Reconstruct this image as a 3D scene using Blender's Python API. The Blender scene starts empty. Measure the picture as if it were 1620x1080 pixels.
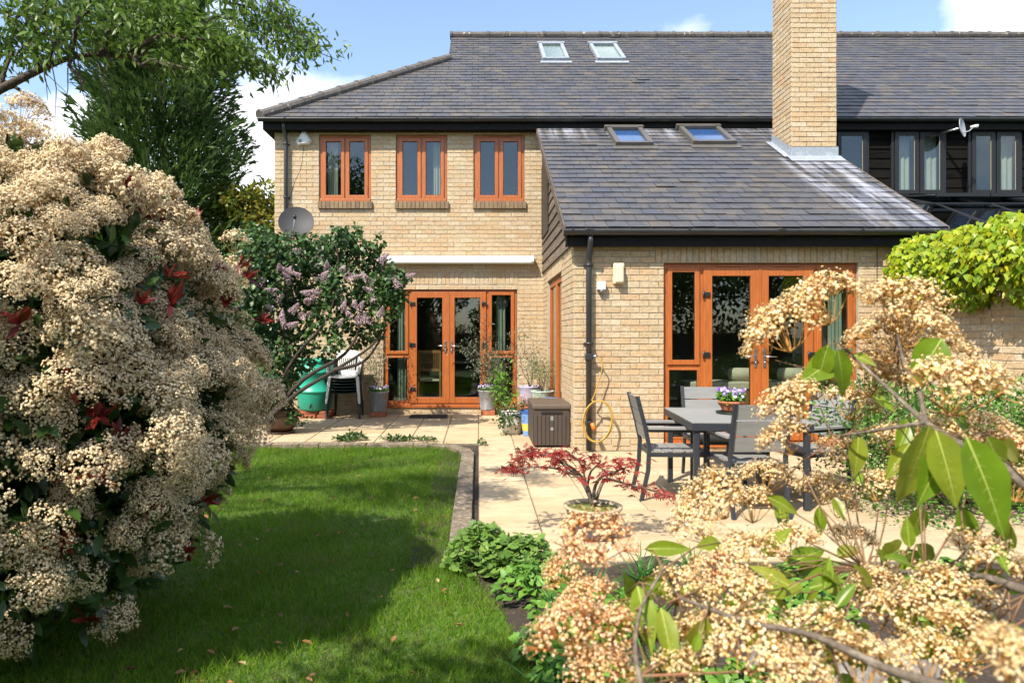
import bpy, bmesh, math, random
import numpy as np
from mathutils import Vector, Matrix

random.seed(7)
RNG = np.random.default_rng(11)
S = bpy.context.scene
COL = S.collection
F, CX, CY, H = 1080.0, 757.0, 528.0, 1.4      # focal length in photo pixels, vanishing point, eye height

# ------------------------------------------------------------------ camera, sky, sun, exposure
cam_d = bpy.data.cameras.new('camera'); cam = bpy.data.objects.new('camera', cam_d); COL.objects.link(cam)
cam.location = (0, 0, H); cam.rotation_euler = (math.radians(90), 0, 0)
cam_d.sensor_width = 36.0; cam_d.lens = 24.0
cam_d.shift_x = (810 - CX) / 1620.0; cam_d.shift_y = (CY - 540) / 1620.0
cam_d.clip_start = 0.05; cam_d.clip_end = 2000
cam_d.dof.use_dof = True; cam_d.dof.focus_distance = 7.5; cam_d.dof.aperture_fstop = 8.0
S.camera = cam

SUN = Vector((0.78, 1.0, -1.50)).normalized()          # direction the light travels
sun_el = math.asin(-SUN.z); sun_az = math.atan2(-SUN.x, -SUN.y)   # azimuth of the sun from +Y, clockwise
W = bpy.data.worlds.new('World'); S.world = W; W.use_nodes = True
nt = W.node_tree; nt.nodes.clear()
out = nt.nodes.new('ShaderNodeOutputWorld'); bg = nt.nodes.new('ShaderNodeBackground')
sky = nt.nodes.new('ShaderNodeTexSky'); sky.sky_type = 'NISHITA'; sky.sun_disc = False
sky.sun_elevation = sun_el; sky.sun_rotation = sun_az; sky.air_density = 1.0; sky.dust_density = 0.6; sky.ozone_density = 2.0
tc = nt.nodes.new('ShaderNodeTexCoord')
mp = nt.nodes.new('ShaderNodeMapping'); mp.inputs['Scale'].default_value = (1.0, 1.0, 2.2); mp.inputs['Location'].default_value = (2.35, 1.1, 0.45)
nz = nt.nodes.new('ShaderNodeTexNoise'); nz.inputs['Scale'].default_value = 2.6; nz.inputs['Detail'].default_value = 9; nz.inputs['Roughness'].default_value = 0.52
rp = nt.nodes.new('ShaderNodeValToRGB'); rp.color_ramp.elements[0].position = 0.49; rp.color_ramp.elements[1].position = 0.65
rp.color_ramp.elements[0].color = (.04, .04, .04, 1)
def cloud_at(prev, px, py, wide, amount):
    d = Vector(((px - CX) / F, 1, (CY - py) / F)).normalized()
    dt = nt.nodes.new('ShaderNodeVectorMath'); dt.operation = 'DISTANCE'; dt.inputs[1].default_value = d
    nrm_ = nt.nodes.new('ShaderNodeVectorMath'); nrm_.operation = 'NORMALIZE'; nt.links.new(tc.outputs['Generated'], nrm_.inputs[0]); nt.links.new(nrm_.outputs[0], dt.inputs[0])
    mr = nt.nodes.new('ShaderNodeMapRange'); mr.interpolation_type = 'SMOOTHSTEP'; mr.inputs['From Min'].default_value = wide; mr.inputs['From Max'].default_value = wide * .15; mr.inputs['To Max'].default_value = amount
    nt.links.new(dt.outputs['Value'], mr.inputs[0]); ad = nt.nodes.new('ShaderNodeMath'); ad.operation = 'ADD'; nt.links.new(prev, ad.inputs[0]); nt.links.new(mr.outputs[0], ad.inputs[1]); return ad.outputs[0]
mx = nt.nodes.new('ShaderNodeMixRGB'); mx.inputs[2].default_value = (6.4, 6.5, 6.7, 1)
nt.links.new(tc.outputs['Generated'], mp.inputs['Vector']); nt.links.new(mp.outputs[0], nz.inputs['Vector'])
cs_ = nz.outputs['Fac']
for a_ in ((400, 235, .12, .19), (120, 205, .06, .12), (1630, -10, .15, .20), (900, 10, .36, -.20)): cs_ = cloud_at(cs_, *a_)
nt.links.new(cs_, rp.inputs[0]); nt.links.new(rp.outputs[0], mx.inputs[0])
nt.links.new(sky.outputs[0], mx.inputs[1]); nt.links.new(mx.outputs[0], bg.inputs[0]); nt.links.new(bg.outputs[0], out.inputs[0])
bg.inputs[1].default_value = 0.15
sun_d = bpy.data.lights.new('sun', 'SUN'); sun = bpy.data.objects.new('sun', sun_d); COL.objects.link(sun)
sun_d.energy = 4.6; sun_d.angle = math.radians(0.53); sun_d.color = (1.0, 0.925, 0.80)
sun.rotation_euler = SUN.to_track_quat('-Z', 'Y').to_euler(); sun.location = (-8, -10, 15)
S.view_settings.view_transform = 'Standard'; S.view_settings.look = 'None'
S.view_settings.exposure = 0.95; S.view_settings.gamma = 1.0
S.render.engine = 'CYCLES'
try:
    S.cycles.max_bounces = 8; S.cycles.transparent_max_bounces = 16; S.cycles.caustics_reflective = False; S.cycles.caustics_refractive = False
except Exception: pass

# ------------------------------------------------------------------ helpers
def P(px, py, Y): return Vector(((px - CX) / F * Y, Y, H - (py - CY) / F * Y))
def PX(px, Y): return (px - CX) / F * Y
def PZ(py, Y): return H - (py - CY) / F * Y
def ground(px, py, z=0.0):
    Y = (H - z) * F / (py - CY); return Vector(((px - CX) / F * Y, Y, z))

def tag(o, label=None, cat=None, group=None, kind=None):
    if label: o['label'] = label
    if cat: o['category'] = cat
    if group: o['group'] = group
    if kind: o['kind'] = kind
    return o
def empty(name, loc=(0, 0, 0), rz=0, parent=None):
    o = bpy.data.objects.new(name, None); COL.objects.link(o); o.location = loc; o.rotation_euler = (0, 0, rz)
    o.empty_display_size = 0.1
    if parent: o.parent = parent
    return o
def link(name, me, mats=None, parent=None, loc=None):
    if mats is not None:
        me.materials.clear()
        for m in (mats if isinstance(mats, (list, tuple)) else [mats]): me.materials.append(m)
    o = bpy.data.objects.new(name, me); COL.objects.link(o)
    if parent: o.parent = parent
    if loc is not None: o.location = loc
    return o
def copy_tree(o, parent=None):
    c = o.copy(); COL.objects.link(c); c.parent = parent
    for ch in list(o.children): copy_tree(ch, c)
    return c

def np_mesh(name, V, faces_flat, sizes, mats, parent=None, rnd=None, midx=None, smooth=False):
    """fast mesh: V (n,3); faces as flat loop array and per-face sizes"""
    me = bpy.data.meshes.new(name)
    V = np.asarray(V, np.float32); fl = np.asarray(faces_flat, np.int32); sz = np.asarray(sizes, np.int32)
    me.vertices.add(len(V)); me.vertices.foreach_set('co', V.ravel())
    me.loops.add(len(fl)); me.loops.foreach_set('vertex_index', fl)
    me.polygons.add(len(sz)); st = np.concatenate([[0], np.cumsum(sz)[:-1]]).astype(np.int32)
    me.polygons.foreach_set('loop_start', st); me.polygons.foreach_set('loop_total', sz)
    if midx is not None: me.polygons.foreach_set('material_index', np.asarray(midx, np.int32))
    if smooth: me.polygons.foreach_set('use_smooth', np.ones(len(sz), bool))
    if rnd is not None:
        a = me.attributes.new('rnd', 'FLOAT', 'FACE'); a.data.foreach_set('value', np.asarray(rnd, np.float32))
    me.update(calc_edges=True); me.validate()
    return link(name, me, mats, parent)

def frames(a, n):
    """rotation matrices with local y along a, local z close to n"""
    a = a / np.linalg.norm(a, axis=1, keepdims=True)
    z = n - (n * a).sum(1, keepdims=True) * a
    ln = np.linalg.norm(z, axis=1, keepdims=True); bad = ln[:, 0] < 1e-5
    z[bad] = np.cross(a[bad], np.array([0.31, 0.57, 0.76])); ln = np.linalg.norm(z, axis=1, keepdims=True)
    z = z / ln; x = np.cross(a, z)
    return np.stack([x, a, z], axis=2)

def scatter_data(tv, tf, pos, R, sc):
    tv = np.asarray(tv, float); N = len(pos); sc = np.asarray(sc, float)
    if sc.ndim == 1: sc = np.repeat(sc[:, None], 3, 1)
    loc = tv[None] * sc[:, None, :]
    V = np.einsum('nij,nkj->nki', R, loc) + np.asarray(pos)[:, None, :]
    nv = len(tv); fl = np.concatenate([np.asarray(f) for f in tf]); sz = np.array([len(f) for f in tf])
    FL = (fl[None] + (np.arange(N) * nv)[:, None]).ravel(); SZ = np.tile(sz, N)
    return V.reshape(-1, 3), FL, SZ, len(tf)
def scatter(name, tmpl, pos, a, n, sc, mat, parent=None, rnd=None, smooth=True):
    tv, tf = tmpl; pos = np.asarray(pos, float)
    V, FL, SZ, k = scatter_data(tv, tf, pos, frames(np.asarray(a, float), np.asarray(n, float)), sc)
    if rnd is None: rnd = RNG.random(len(pos))
    return np_mesh(name, V, FL, SZ, mat, parent, np.repeat(rnd, k), None, smooth)

def leaf_t(w=0.42, fold=0.10, droop=0.14, wide=0.35, w2=0.36):
    tv = [(0, 0, 0), (0, wide, -droop * wide ** 2), (0, .72, -droop * .52), (0, 1, -droop),
          (w / 2, wide, fold * w - droop * wide ** 2), (w * w2, .72, fold * w - droop * .52), (-w / 2, wide, fold * w - droop * wide ** 2), (-w * w2, .72, fold * w - droop * .52)]
    tf = [(0, 4, 1), (0, 1, 6), (1, 4, 5, 2), (6, 1, 2, 7), (2, 5, 3), (2, 3, 7)]
    return tv, tf
LEAF = leaf_t(); LEAF_NARROW = leaf_t(.24, .1, .2); LEAF_WIDE = leaf_t(.8, .08, .15, .3, .33)
QLEAF = ([(0, 0, 0), (.25, .45, .03), (0, 1, -.1), (-.25, .45, .03)], [(0, 1, 2), (0, 2, 3)])
BLADE = ([(-.5, 0, 0), (.5, 0, 0), (-.35, .55, .04), (.35, .55, .04), (0, 1, .25)], [(0, 1, 3, 2), (2, 3, 4)])

class MB:
    """collects boxes, tubes and lathes into one mesh"""
    def __init__(s): s.v = []; s.f = []; s.m = []; s.r = []; s.sm = []
    def add(s, vs, fs, m=0, r=None, sm=False):
        b = len(s.v); s.v += [tuple(x) for x in vs]
        r = random.random() if r is None else r
        for f in fs: s.f.append([b + i for i in f]); s.m.append(m); s.r.append(r); s.sm.append(sm)
        return s
    def box(s, x0, x1, y0, y1, z0, z1, m=0, r=None, M=None, ch=0.0):
        if x0 > x1: x0, x1 = x1, x0
        if y0 > y1: y0, y1 = y1, y0
        if z0 > z1: z0, z1 = z1, z0
        if ch <= 0:
            vs = [(x0, y0, z0), (x1, y0, z0), (x1, y1, z0), (x0, y1, z0), (x0, y0, z1), (x1, y0, z1), (x1, y1, z1), (x0, y1, z1)]
            fs = [(0, 3, 2, 1), (4, 5, 6, 7), (0, 1, 5, 4), (1, 2, 6, 5), (2, 3, 7, 6), (3, 0, 4, 7)]
        else:
            bm = bmesh.new(); bmesh.ops.create_cube(bm, size=1.0)
            for v in bm.verts: v.co = Vector(((x0 + x1) / 2 + v.co.x * (x1 - x0), (y0 + y1) / 2 + v.co.y * (y1 - y0), (z0 + z1) / 2 + v.co.z * (z1 - z0)))
            bmesh.ops.bevel(bm, geom=list(bm.edges), offset=ch, segments=2, profile=.5, affect='EDGES')
            bm.verts.index_update(); vs = [v.co.copy() for v in bm.verts]; fs = [[v.index for v in f.verts] for f in bm.faces]; bm.free()
        if M is not None: vs = [M @ Vector(v) for v in vs]
        return s.add(vs, fs, m, r)
    def tube(s, pts, rad, seg=8, m=0, r=None, cap=True, sm=True):
        pts = [Vector(p) for p in pts]; n = len(pts)
        rad = [rad] * n if isinstance(rad, (int, float)) else list(rad)
        t0 = (pts[1] - pts[0]).normalized(); ref = Vector((0, 0, 1)) if abs(t0.z) < .9 else Vector((1, 0, 0))
        u = t0.cross(ref).normalized(); vs = []; fs = []
        for i in range(n):
            t = (pts[min(i + 1, n - 1)] - pts[max(i - 1, 0)]).normalized()
            u = (u - t * u.dot(t)); u = u.normalized() if u.length > 1e-6 else t.orthogonal().normalized()
            w = t.cross(u)
            for k in range(seg):
                an = 2 * math.pi * k / seg; vs.append(pts[i] + (u * math.cos(an) + w * math.sin(an)) * rad[i])
        for i in range(n - 1):
            for k in range(seg):
                k2 = (k + 1) % seg; fs.append((i * seg + k, i * seg + k2, (i + 1) * seg + k2, (i + 1) * seg + k))
        if cap: fs.append(tuple(range(seg))[::-1]); fs.append(tuple((n - 1) * seg + k for k in range(seg)))
        return s.add(vs, fs, m, r, sm)
    def lathe(s, prof, seg=28, c=(0, 0, 0), m=0, r=None, sm=True, axis=None):
        vs = []; fs = []; n = len(prof)
        for (rr, z) in prof:
            for k in range(seg):
                an = 2 * math.pi * k / seg; vs.append(Vector((rr * math.cos(an), rr * math.sin(an), z)))
        for i in range(n - 1):
            for k in range(seg):
                k2 = (k + 1) % seg; fs.append((i * seg + k, i * seg + k2, (i + 1) * seg + k2, (i + 1) * seg + k))
        if axis is not None:
            q = Vector((0, 0, 1)).rotation_difference(Vector(axis)); vs = [q @ v for v in vs]
        vs = [v + Vector(c) for v in vs]
        return s.add(vs, fs, m, r, sm)
    def build(s, name, mats, parent=None, loc=None):
        me = bpy.data.meshes.new(name); me.from_pydata(s.v, [], s.f)
        me.polygons.foreach_set('material_index', s.m); me.polygons.foreach_set('use_smooth', s.sm)
        a = me.attributes.new('rnd', 'FLOAT', 'FACE'); a.data.foreach_set('value', s.r)
        me.update()
        return link(name, me, mats, parent, loc)
def bevel(o, w=.004, seg=2):
    b = o.modifiers.new('b', 'BEVEL'); b.width = w; b.segments = seg; b.limit_method = 'ANGLE'; b.angle_limit = .7
    return o

# ------------------------------------------------------------------ materials
def node(nt, t, **kw):
    n = nt.nodes.new(t)
    for k, v in kw.items():
        if k in n.inputs: n.inputs[k].default_value = v
        else: setattr(n, k, v)
    return n
def ramp(nt, stops):
    r = nt.nodes.new('ShaderNodeValToRGB'); e = r.color_ramp.elements
    while len(e) < len(stops): e.new(0.5)
    for el, (p, c) in zip(e, stops): el.position = p; el.color = (*c, 1) if len(c) == 3 else c
    return r
def rnd_socket(nt, own=True):
    """a number per piece: face attribute plus the object's own random number"""
    at = node(nt, 'ShaderNodeAttribute'); at.attribute_name = 'rnd'
    if not own: return at.outputs['Fac']
    oi = nt.nodes.new('ShaderNodeObjectInfo')
    ad = node(nt, 'ShaderNodeMath', operation='ADD'); fr = node(nt, 'ShaderNodeMath', operation='FRACT')
    nt.links.new(at.outputs['Fac'], ad.inputs[0]); nt.links.new(oi.outputs['Random'], ad.inputs[1]); nt.links.new(ad.outputs[0], fr.inputs[0])
    return fr.outputs[0]
def mat(name, stops, scale=8.0, rough=.7, bump=0.0, bscale=None, piece=0.0, mottle=1.0, metal=0.0, detail=5.0, stretch=None, spec=None, coat=0.0, trans=0.0, piece_ramp=None, dirt=None, own=True):
    """noise-mottled principled material; stops = colours along the noise; piece = brightness change per piece; piece_ramp = colours per piece"""
    m = bpy.data.materials.new(name); m.use_nodes = True; nt = m.node_tree; L = nt.links.new
    b = nt.nodes['Principled BSDF']; b.inputs['Roughness'].default_value = rough; b.inputs['Metallic'].default_value = metal
    if spec is not None: b.inputs['Specular IOR Level'].default_value = spec
    if coat: b.inputs['Coat Weight'].default_value = coat
    g = nt.nodes.new('ShaderNodeNewGeometry'); vec = g.outputs['Position']
    if stretch:
        mpn = node(nt, 'ShaderNodeMapping'); mpn.inputs['Scale'].default_value = stretch; L(vec, mpn.inputs['Vector']); vec = mpn.outputs[0]
    n = node(nt, 'ShaderNodeTexNoise', Scale=scale, Detail=detail, Roughness=.6); L(vec, n.inputs['Vector'])
    if len(stops) == 1: stops = [stops[0], tuple(c * .82 for c in stops[0])]
    k = len(stops); r = ramp(nt, [(.3 + .4 * i / (k - 1), c) for i, c in enumerate(stops)]); L(n.outputs['Fac'], r.inputs[0])
    colr = r.outputs[0]
    if piece or piece_ramp:
        rs = rnd_socket(nt, own)
        if piece_ramp:
            pr = ramp(nt, piece_ramp); L(rs, pr.inputs[0])
            mxn = node(nt, 'ShaderNodeMixRGB', blend_type='MULTIPLY'); mxn.inputs[0].default_value = mottle
            L(pr.outputs[0], mxn.inputs[1]); L(colr, mxn.inputs[2]); colr = mxn.outputs[0]
        if piece:
            mr = node(nt, 'ShaderNodeMapRange'); mr.inputs['To Min'].default_value = 1 - piece; mr.inputs['To Max'].default_value = 1 + piece; L(rs, mr.inputs[0])
            hv = node(nt, 'ShaderNodeHueSaturation'); L(mr.outputs[0], hv.inputs['Value']); L(colr, hv.inputs['Color']); colr = hv.outputs[0]
    if dirt:   # (colour, scale, lo, hi): blotches with a shape of their own
        dn = node(nt, 'ShaderNodeTexNoise', Scale=dirt[1], Detail=6.0, Roughness=.65); L(g.outputs['Position'], dn.inputs['Vector'])
        dr = ramp(nt, [(dirt[2], (0, 0, 0)), (dirt[3], (1, 1, 1))]); L(dn.outputs['Fac'], dr.inputs[0])
        dm = node(nt, 'ShaderNodeMixRGB'); L(dr.outputs[0], dm.inputs[0]); L(colr, dm.inputs[1]); dm.inputs[2].default_value = (*dirt[0], 1); colr = dm.outputs[0]
    L(colr, b.inputs['Base Color'])
    if bump:
        bn = node(nt, 'ShaderNodeTexNoise', Scale=bscale or scale * 4, Detail=5.0); L(vec, bn.inputs['Vector'])
        bp = node(nt, 'ShaderNodeBump', Strength=bump, Distance=.01); L(bn.outputs['Fac'], bp.inputs['Height']); L(bp.outputs[0], b.inputs['Normal'])
    if trans:
        tr = nt.nodes.new('ShaderNodeBsdfTranslucent'); L(colr, tr.inputs[0]); ms = nt.nodes.new('ShaderNodeMixShader'); ms.inputs[0].default_value = trans
        o = nt.nodes['Material Output']; L(b.outputs[0], ms.inputs[1]); L(tr.outputs[0], ms.inputs[2]); L(ms.outputs[0], o.inputs[0])
    return m
def leafmat(name, cols, rough=.42, trans=.28, scale=3.0, spec=.35, own=True, dirt=None):
    k = len(cols); white = [(1.12, 1.12, 1.12), (.72, .72, .72)]
    return mat(name, white, scale, rough, piece_ramp=[(i / max(1, k - 1) * .9 + .05, c) for i, c in enumerate(cols)], trans=trans, spec=spec, own=own, dirt=dirt)

M = {}
M['brick'] = mat('buff_brick', [(1.12, 1.12, 1.12), (1.0, .98, .95), (.90, .85, .74), (.78, .72, .62)], 26, .88, .8, 60,
    piece_ramp=[(0, (.455, .36, .25)), (.18, (.485, .395, .275)), (.34, (.435, .34, .23)), (.5, (.47, .35, .215)), (.64, (.455, .32, .195)), (.76, (.50, .425, .315)), (.9, (.45, .345, .215)), (1, (.43, .36, .265))],
    dirt=((.20, .15, .105), 31, .68, .76))
M['brick_brown'] = mat('brown_brick', [(1.1, 1.1, 1.1), (.7, .7, .7)], 20, .9, .6, 60, piece_ramp=[(0, (.20, .13, .075)), (.5, (.26, .18, .10)), (1, (.15, .105, .07))])
M['mortar'] = mat('mortar', [(.41, .355, .27), (.32, .27, .20)], 14, .95, .3)
M['slate'] = None
M['ridge'] = mat('ridge_tile', [(.115, .10, .09), (.075, .068, .066), (.16, .13, .10)], 14, .8, .4, piece=.18, dirt=((.42, .37, .30), 11, .60, .68))
M['gutter'] = mat('gutter_plastic', [(.035, .036, .038), (.022, .023, .025)], 5, .38, piece=.1)
M['fascia'] = mat('black_fascia', [(.009, .009, .009), (.014, .014, .013)], 9, .75, spec=.15)
M['wood'] = mat('golden_oak_frame', [(.42, .13, .028), (.30, .08, .015), (.40, .115, .022), (.21, .052, .010)], 40, .45, .14, 60, stretch=(1, 1, .06), coat=.05)
M['wood_h'] = mat('golden_oak_rail', [(.42, .13, .028), (.30, .08, .015), (.40, .115, .022), (.21, .052, .010)], 40, .45, .14, 60, stretch=(.06, 1, 1), coat=.05)
M['gasket'] = mat('black_rubber', [(.012, .012, .012)], 5, .6)
M['board_brown'] = mat('weathered_board', [(.15, .115, .082), (.085, .062, .044), (.20, .16, .12)], 22, .85, .5, stretch=(1, .08, 1), piece=.25)
M['board_black'] = mat('black_board', [(.006, .0055, .005), (.010, .009, .008), (.004, .004, .004)], 18, .95, .5, stretch=(.1, 1, 1), piece=.3, spec=.03)
M['frame_black'] = mat('charcoal_frame', [(.016, .017, .019), (.012, .013, .015)], 8, .45, spec=.3)
M['skyframe'] = mat('bronze_roof_window_frame', [(.11, .10, .088), (.085, .078, .07)], 8, .4)
M['lead'] = mat('lead_flashing', [(.30, .33, .37), (.22, .25, .29), (.40, .42, .44)], 12, .5, .25)
M['slab'] = mat('sandstone_slab', [(1.06, 1.04, 1.0), (.94, .9, .83), (.80, .74, .66)], 5, .82, .35, 26, stretch=(.45, 1.5, 1), piece_ramp=[(0, (.46, .37, .245)), (.3, (.49, .405, .28)), (.55, (.43, .335, .21)), (.8, (.48, .39, .26)), (1, (.42, .335, .225))], dirt=((.25, .20, .13), 3.1, .55, .80))
M['joint'] = mat('patio_bedding', [(.12, .095, .065), (.20, .17, .12)], 20, .95, .4)
M['kerb'] = mat('kerb_stone', [(.25, .19, .13), (.14, .105, .07), (.36, .31, .24)], 22, .95, 1.0, 40, piece=.12, dirt=((.06, .065, .03), 7, .55, .66))
M['soil'] = mat('soil', [(.055, .038, .025), (.03, .02, .014), (.09, .065, .045)], 24, .95, .9, 40)
M['white'] = mat('white_plastic', [(.66, .66, .63), (.60, .60, .57)], 6, .35)
M['offwhite'] = mat('cream_plastic', [(.62, .56, .40), (.55, .50, .36)], 10, .5)
M['steel'] = mat('brushed_steel', [(.55, .55, .55), (.45, .45, .45)], 20, .28, metal=1.0)
M['dkgreen'] = mat('dark_green_plastic', [(.008, .03, .022), (.006, .02, .016)], 6, .4)
M['teal'] = mat('teal_plastic', [(.02, .36, .25), (.016, .29, .205)], 5, .42, .05, dirt=((.06, .2, .14), 5, .6, .8))
M['terracotta'] = mat('terracotta', [(.42, .13, .055), (.34, .10, .045), (.46, .19, .10)], 12, .85, .3, piece=.12)
M['redbrick'] = mat('red_brick', [(.34, .10, .045), (.24, .07, .035), (.42, .17, .09)], 22, .9, .6, piece=.25)
M['darkpot'] = mat('brown_glazed_pot', [(.065, .028, .016), (.045, .02, .012)], 8, .4)
M['galv'] = mat('rusted_galvanised', [(.30, .31, .33), (.22, .23, .25), (.36, .37, .38)], 10, .5, .15, stretch=(1, 1, .3), dirt=((.20, .085, .035), 9, .56, .66))
M['greypot'] = mat('blue_grey_pot', [(.12, .14, .18), (.09, .105, .14)], 10, .45)
M['potrim'] = mat('buff_pot_rim', [(.45, .37, .24), (.38, .31, .2)], 12, .6)
M['bluewhite'] = mat('blue_glaze', [(.10, .22, .50), (.2, .33, .58)], 9, .25)
M['greenglaze'] = mat('green_patterned_glaze', [(.62, .64, .58), (.20, .34, .20), (.62, .64, .58), (.12, .28, .16)], 26, .3)
M['lilacglaze'] = mat('lilac_glaze', [(.50, .44, .60), (.45, .4, .55)], 9, .3)
M['yellowglaze'] = mat('yellow_glaze', [(.72, .50, .10), (.66, .45, .09)], 9, .3)
M['blueglaze'] = mat('deep_blue_glaze', [(.03, .10, .32), (.05, .14, .4)], 9, .25)
M['whiteglaze'] = mat('white_patterned_glaze', [(.75, .73, .70), (.75, .72, .66), (.60, .48, .40)], 17, .3)
M['brownplastic'] = mat('brown_resin', [(.062, .046, .036), (.048, .035, .028)], 26, .55, .25, stretch=(1, 1, .1))
M['brownlid'] = mat('brown_resin_lid', [(.105, .078, .058), (.085, .063, .047)], 18, .5, .15)
M['polywood'] = mat('grey_polywood', [(.235, .235, .225), (.185, .185, .18)], 40, .62, .12, stretch=(.15, 1, 1), piece=.08)
M['alu'] = mat('anthracite_aluminium', [(.022, .026, .034), (.028, .032, .04)], 10, .42)
M['hose'] = mat('yellow_hose', [(.46, .29, .05), (.38, .23, .035)], 20, .5)
M['orange'] = mat('orange_plastic', [(.7, .18, .02)], 6, .4)
M['black'] = mat('black_plastic', [(.015, .015, .016)], 6, .4)
M['mat'] = mat('rubber_mat', [(.02, .02, .02), (.035, .035, .035)], 40, .9, .6)
M['dishmesh'] = mat('dish_grey', [(.035, .035, .037), (.026, .026, .028)], 8, .65, .05)
M['vein'] = mat('leaf_midrib', [(.38, .42, .10), (.32, .38, .07)], 20, .5)
M['slate_edge'] = mat('lichened_slate_edge', [(.09, .08, .065), (.27, .22, .13), (.12, .10, .08), (.33, .24, .14)], 5, .95, .4, piece=.3, spec=.1)
M['dishgrey'] = mat('dish_pale_grey', [(.28, .29, .33), (.25, .26, .3)], 8, .4)
M['curtain'] = mat('cream_curtain', [(.62, .60, .52), (.55, .53, .46)], 5, .9, trans=.25)
M['curtain_g'] = mat('sage_curtain', [(.36, .42, .33), (.30, .36, .28)], 5, .9, trans=.2)
M['intwall'] = mat('room_wall', [(.30, .27, .22), (.26, .235, .19)], 3, .9)
M['intfloor'] = mat('room_floor', [(.16, .09, .045), (.12, .065, .03)], 9, .5, stretch=(.3, 3, 1))
M['intwood'] = mat('room_wood', [(.34, .16, .055), (.26, .12, .04)], 16, .45, stretch=(1, 1, .2))
M['cushion'] = mat('beige_cushion', [(.60, .53, .40), (.54, .47, .35)], 20, .9)
M['bark'] = mat('bark', [(.085, .06, .042), (.045, .032, .024), (.13, .10, .075)], 30, .95, .8, 60)
M['bark_dark'] = mat('dark_bark', [(.05, .036, .026), (.028, .02, .015), (.075, .058, .042)], 30, .95, .8, 60)
M['sky_reflection'] = mat('sky_reflection_blue', [(.07, .19, .60), (.06, .16, .54)], 6, .7)  # sky reflection of the lean-to roof windows, painted as a blue under the pane
M['bark_pale'] = mat('pale_bark', [(.20, .16, .115), (.10, .075, .055), (.28, .24, .18)], 40, .9, .6)
M['redstem'] = mat('red_stem', [(.24, .07, .035), (.17, .10, .04), (.12, .07, .035)], 20, .6)
M['rock'] = mat('rock', [(.24, .215, .18), (.14, .12, .10), (.34, .31, .27)], 9, .95, 1.0, 18)
M['lawn'] = mat('lawn_thatch', [(.05, .10, .014), (.075, .125, .022), (.08, .075, .03)], 9, .95, .8, 40)
M['ground'] = mat('ground_grass', [(.045, .085, .016), (.035, .06, .014)], .6, .95)
M['grass'] = leafmat('grass_blade', [(.075, .185, .006), (.12, .26, .010), (.09, .215, .007), (.16, .30, .014), (.24, .27, .05)], .55, .4, 1.6, .2, dirt=((.20, .19, .05), 2.6, .55, .80))
M['photinia'] = leafmat('photinia_leaf', [(.022, .06, .012), (.035, .085, .018), (.05, .11, .02), (.03, .07, .018)], .32, .2, 8, .5)
M['photinia_red'] = leafmat('photinia_red_leaf', [(.20, .014, .012), (.12, .012, .010), (.26, .03, .018)], .35, .3, 8, .5)
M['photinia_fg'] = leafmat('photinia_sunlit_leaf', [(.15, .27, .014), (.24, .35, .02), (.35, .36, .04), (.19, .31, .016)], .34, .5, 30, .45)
M['floret_cream'] = leafmat('cream_floret', [(.70, .54, .32), (.80, .66, .43), (.56, .37, .18), (.93, .82, .58), (.82, .65, .37)], .75, .15, 30, .1, False)
M['floret_tan'] = leafmat('tan_floret', [(.72, .46, .17), (.84, .63, .31), (.56, .30, .09), (.95, .85, .60), (.78, .54, .22)], .75, .15, 30, .1, False)
M['floret_rust'] = leafmat('rust_floret', [(.70, .37, .14), (.80, .54, .26), (.57, .22, .07), (.94, .80, .56), (.76, .45, .17)], .75, .15, 30, .1, False)
M['headstem'] = mat('flower_stalk', [(.13, .065, .03), (.17, .11, .045)], 30, .7)
M['conifer'] = leafmat('conifer_spray', [(.045, .088, .022), (.075, .135, .032), (.12, .195, .05), (.055, .105, .026)], .6, .25, .7, .2)
M['tree'] = leafmat('overhanging_leaf', [(.075, .14, .02), (.12, .21, .03), (.16, .25, .04), (.055, .105, .016)], .42, .45, 3)
M['yellowtree'] = leafmat('golden_leaf', [(.20, .24, .025), (.30, .28, .03), (.14, .20, .025), (.34, .25, .03)], .5, .35, 2)
M['lilacleaf'] = leafmat('lilac_leaf', [(.035, .085, .02), (.055, .125, .028), (.025, .06, .016), (.08, .16, .035)], .42, .25, 4)
M['lilacflower'] = leafmat('lilac_floret', [(.50, .34, .39), (.60, .46, .49), (.38, .23, .29), (.70, .58, .58)], .7, .3, 20, .1)
M['ivy'] = leafmat('ivy_leaf', [(.14, .25, .008), (.25, .36, .010), (.37, .42, .012), (.20, .31, .009), (.44, .40, .014)], .4, .3, 5, .35)
M['shrub'] = leafmat('small_shrub_leaf', [(.05, .14, .018), (.10, .22, .03), (.15, .28, .04), (.03, .085, .014)], .35, .25, 6, .45)
M['mantle'] = leafmat('mantle_leaf', [(.10, .21, .035), (.17, .30, .05), (.07, .15, .025), (.23, .35, .07)], .5, .3, 8)
M['strap'] = leafmat('strap_leaf', [(.045, .15, .02), (.08, .22, .03), (.06, .18, .03)], .42, .3, 6)
M['olive'] = leafmat('olive_leaf', [(.14, .18, .11), (.22, .26, .17), (.09, .125, .07), (.28, .31, .22)], .5, .2, 6)
M['pelargon'] = leafmat('bright_foliage', [(.11, .26, .03), (.17, .33, .04), (.08, .20, .025)], .45, .3, 8)
M['herb'] = leafmat('herb_leaf', [(.20, .26, .07), (.26, .28, .09), (.16, .2, .06)], .5, .3, 8)
M['orangeleaf'] = leafmat('orange_sedum', [(.50, .24, .03), (.58, .32, .04), (.40, .16, .03)], .5, .2, 8)
M['maple'] = leafmat('maple_leaf', [(.32, .025, .022), (.42, .05, .04), (.22, .016, .016), (.48, .09, .07)], .42, .5, 8)
M['viola'] = leafmat('viola_petal', [(.62, .58, .74), (.75, .72, .80), (.30, .20, .58), (.55, .45, .72)], .6, .3, 8, .1)
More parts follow.
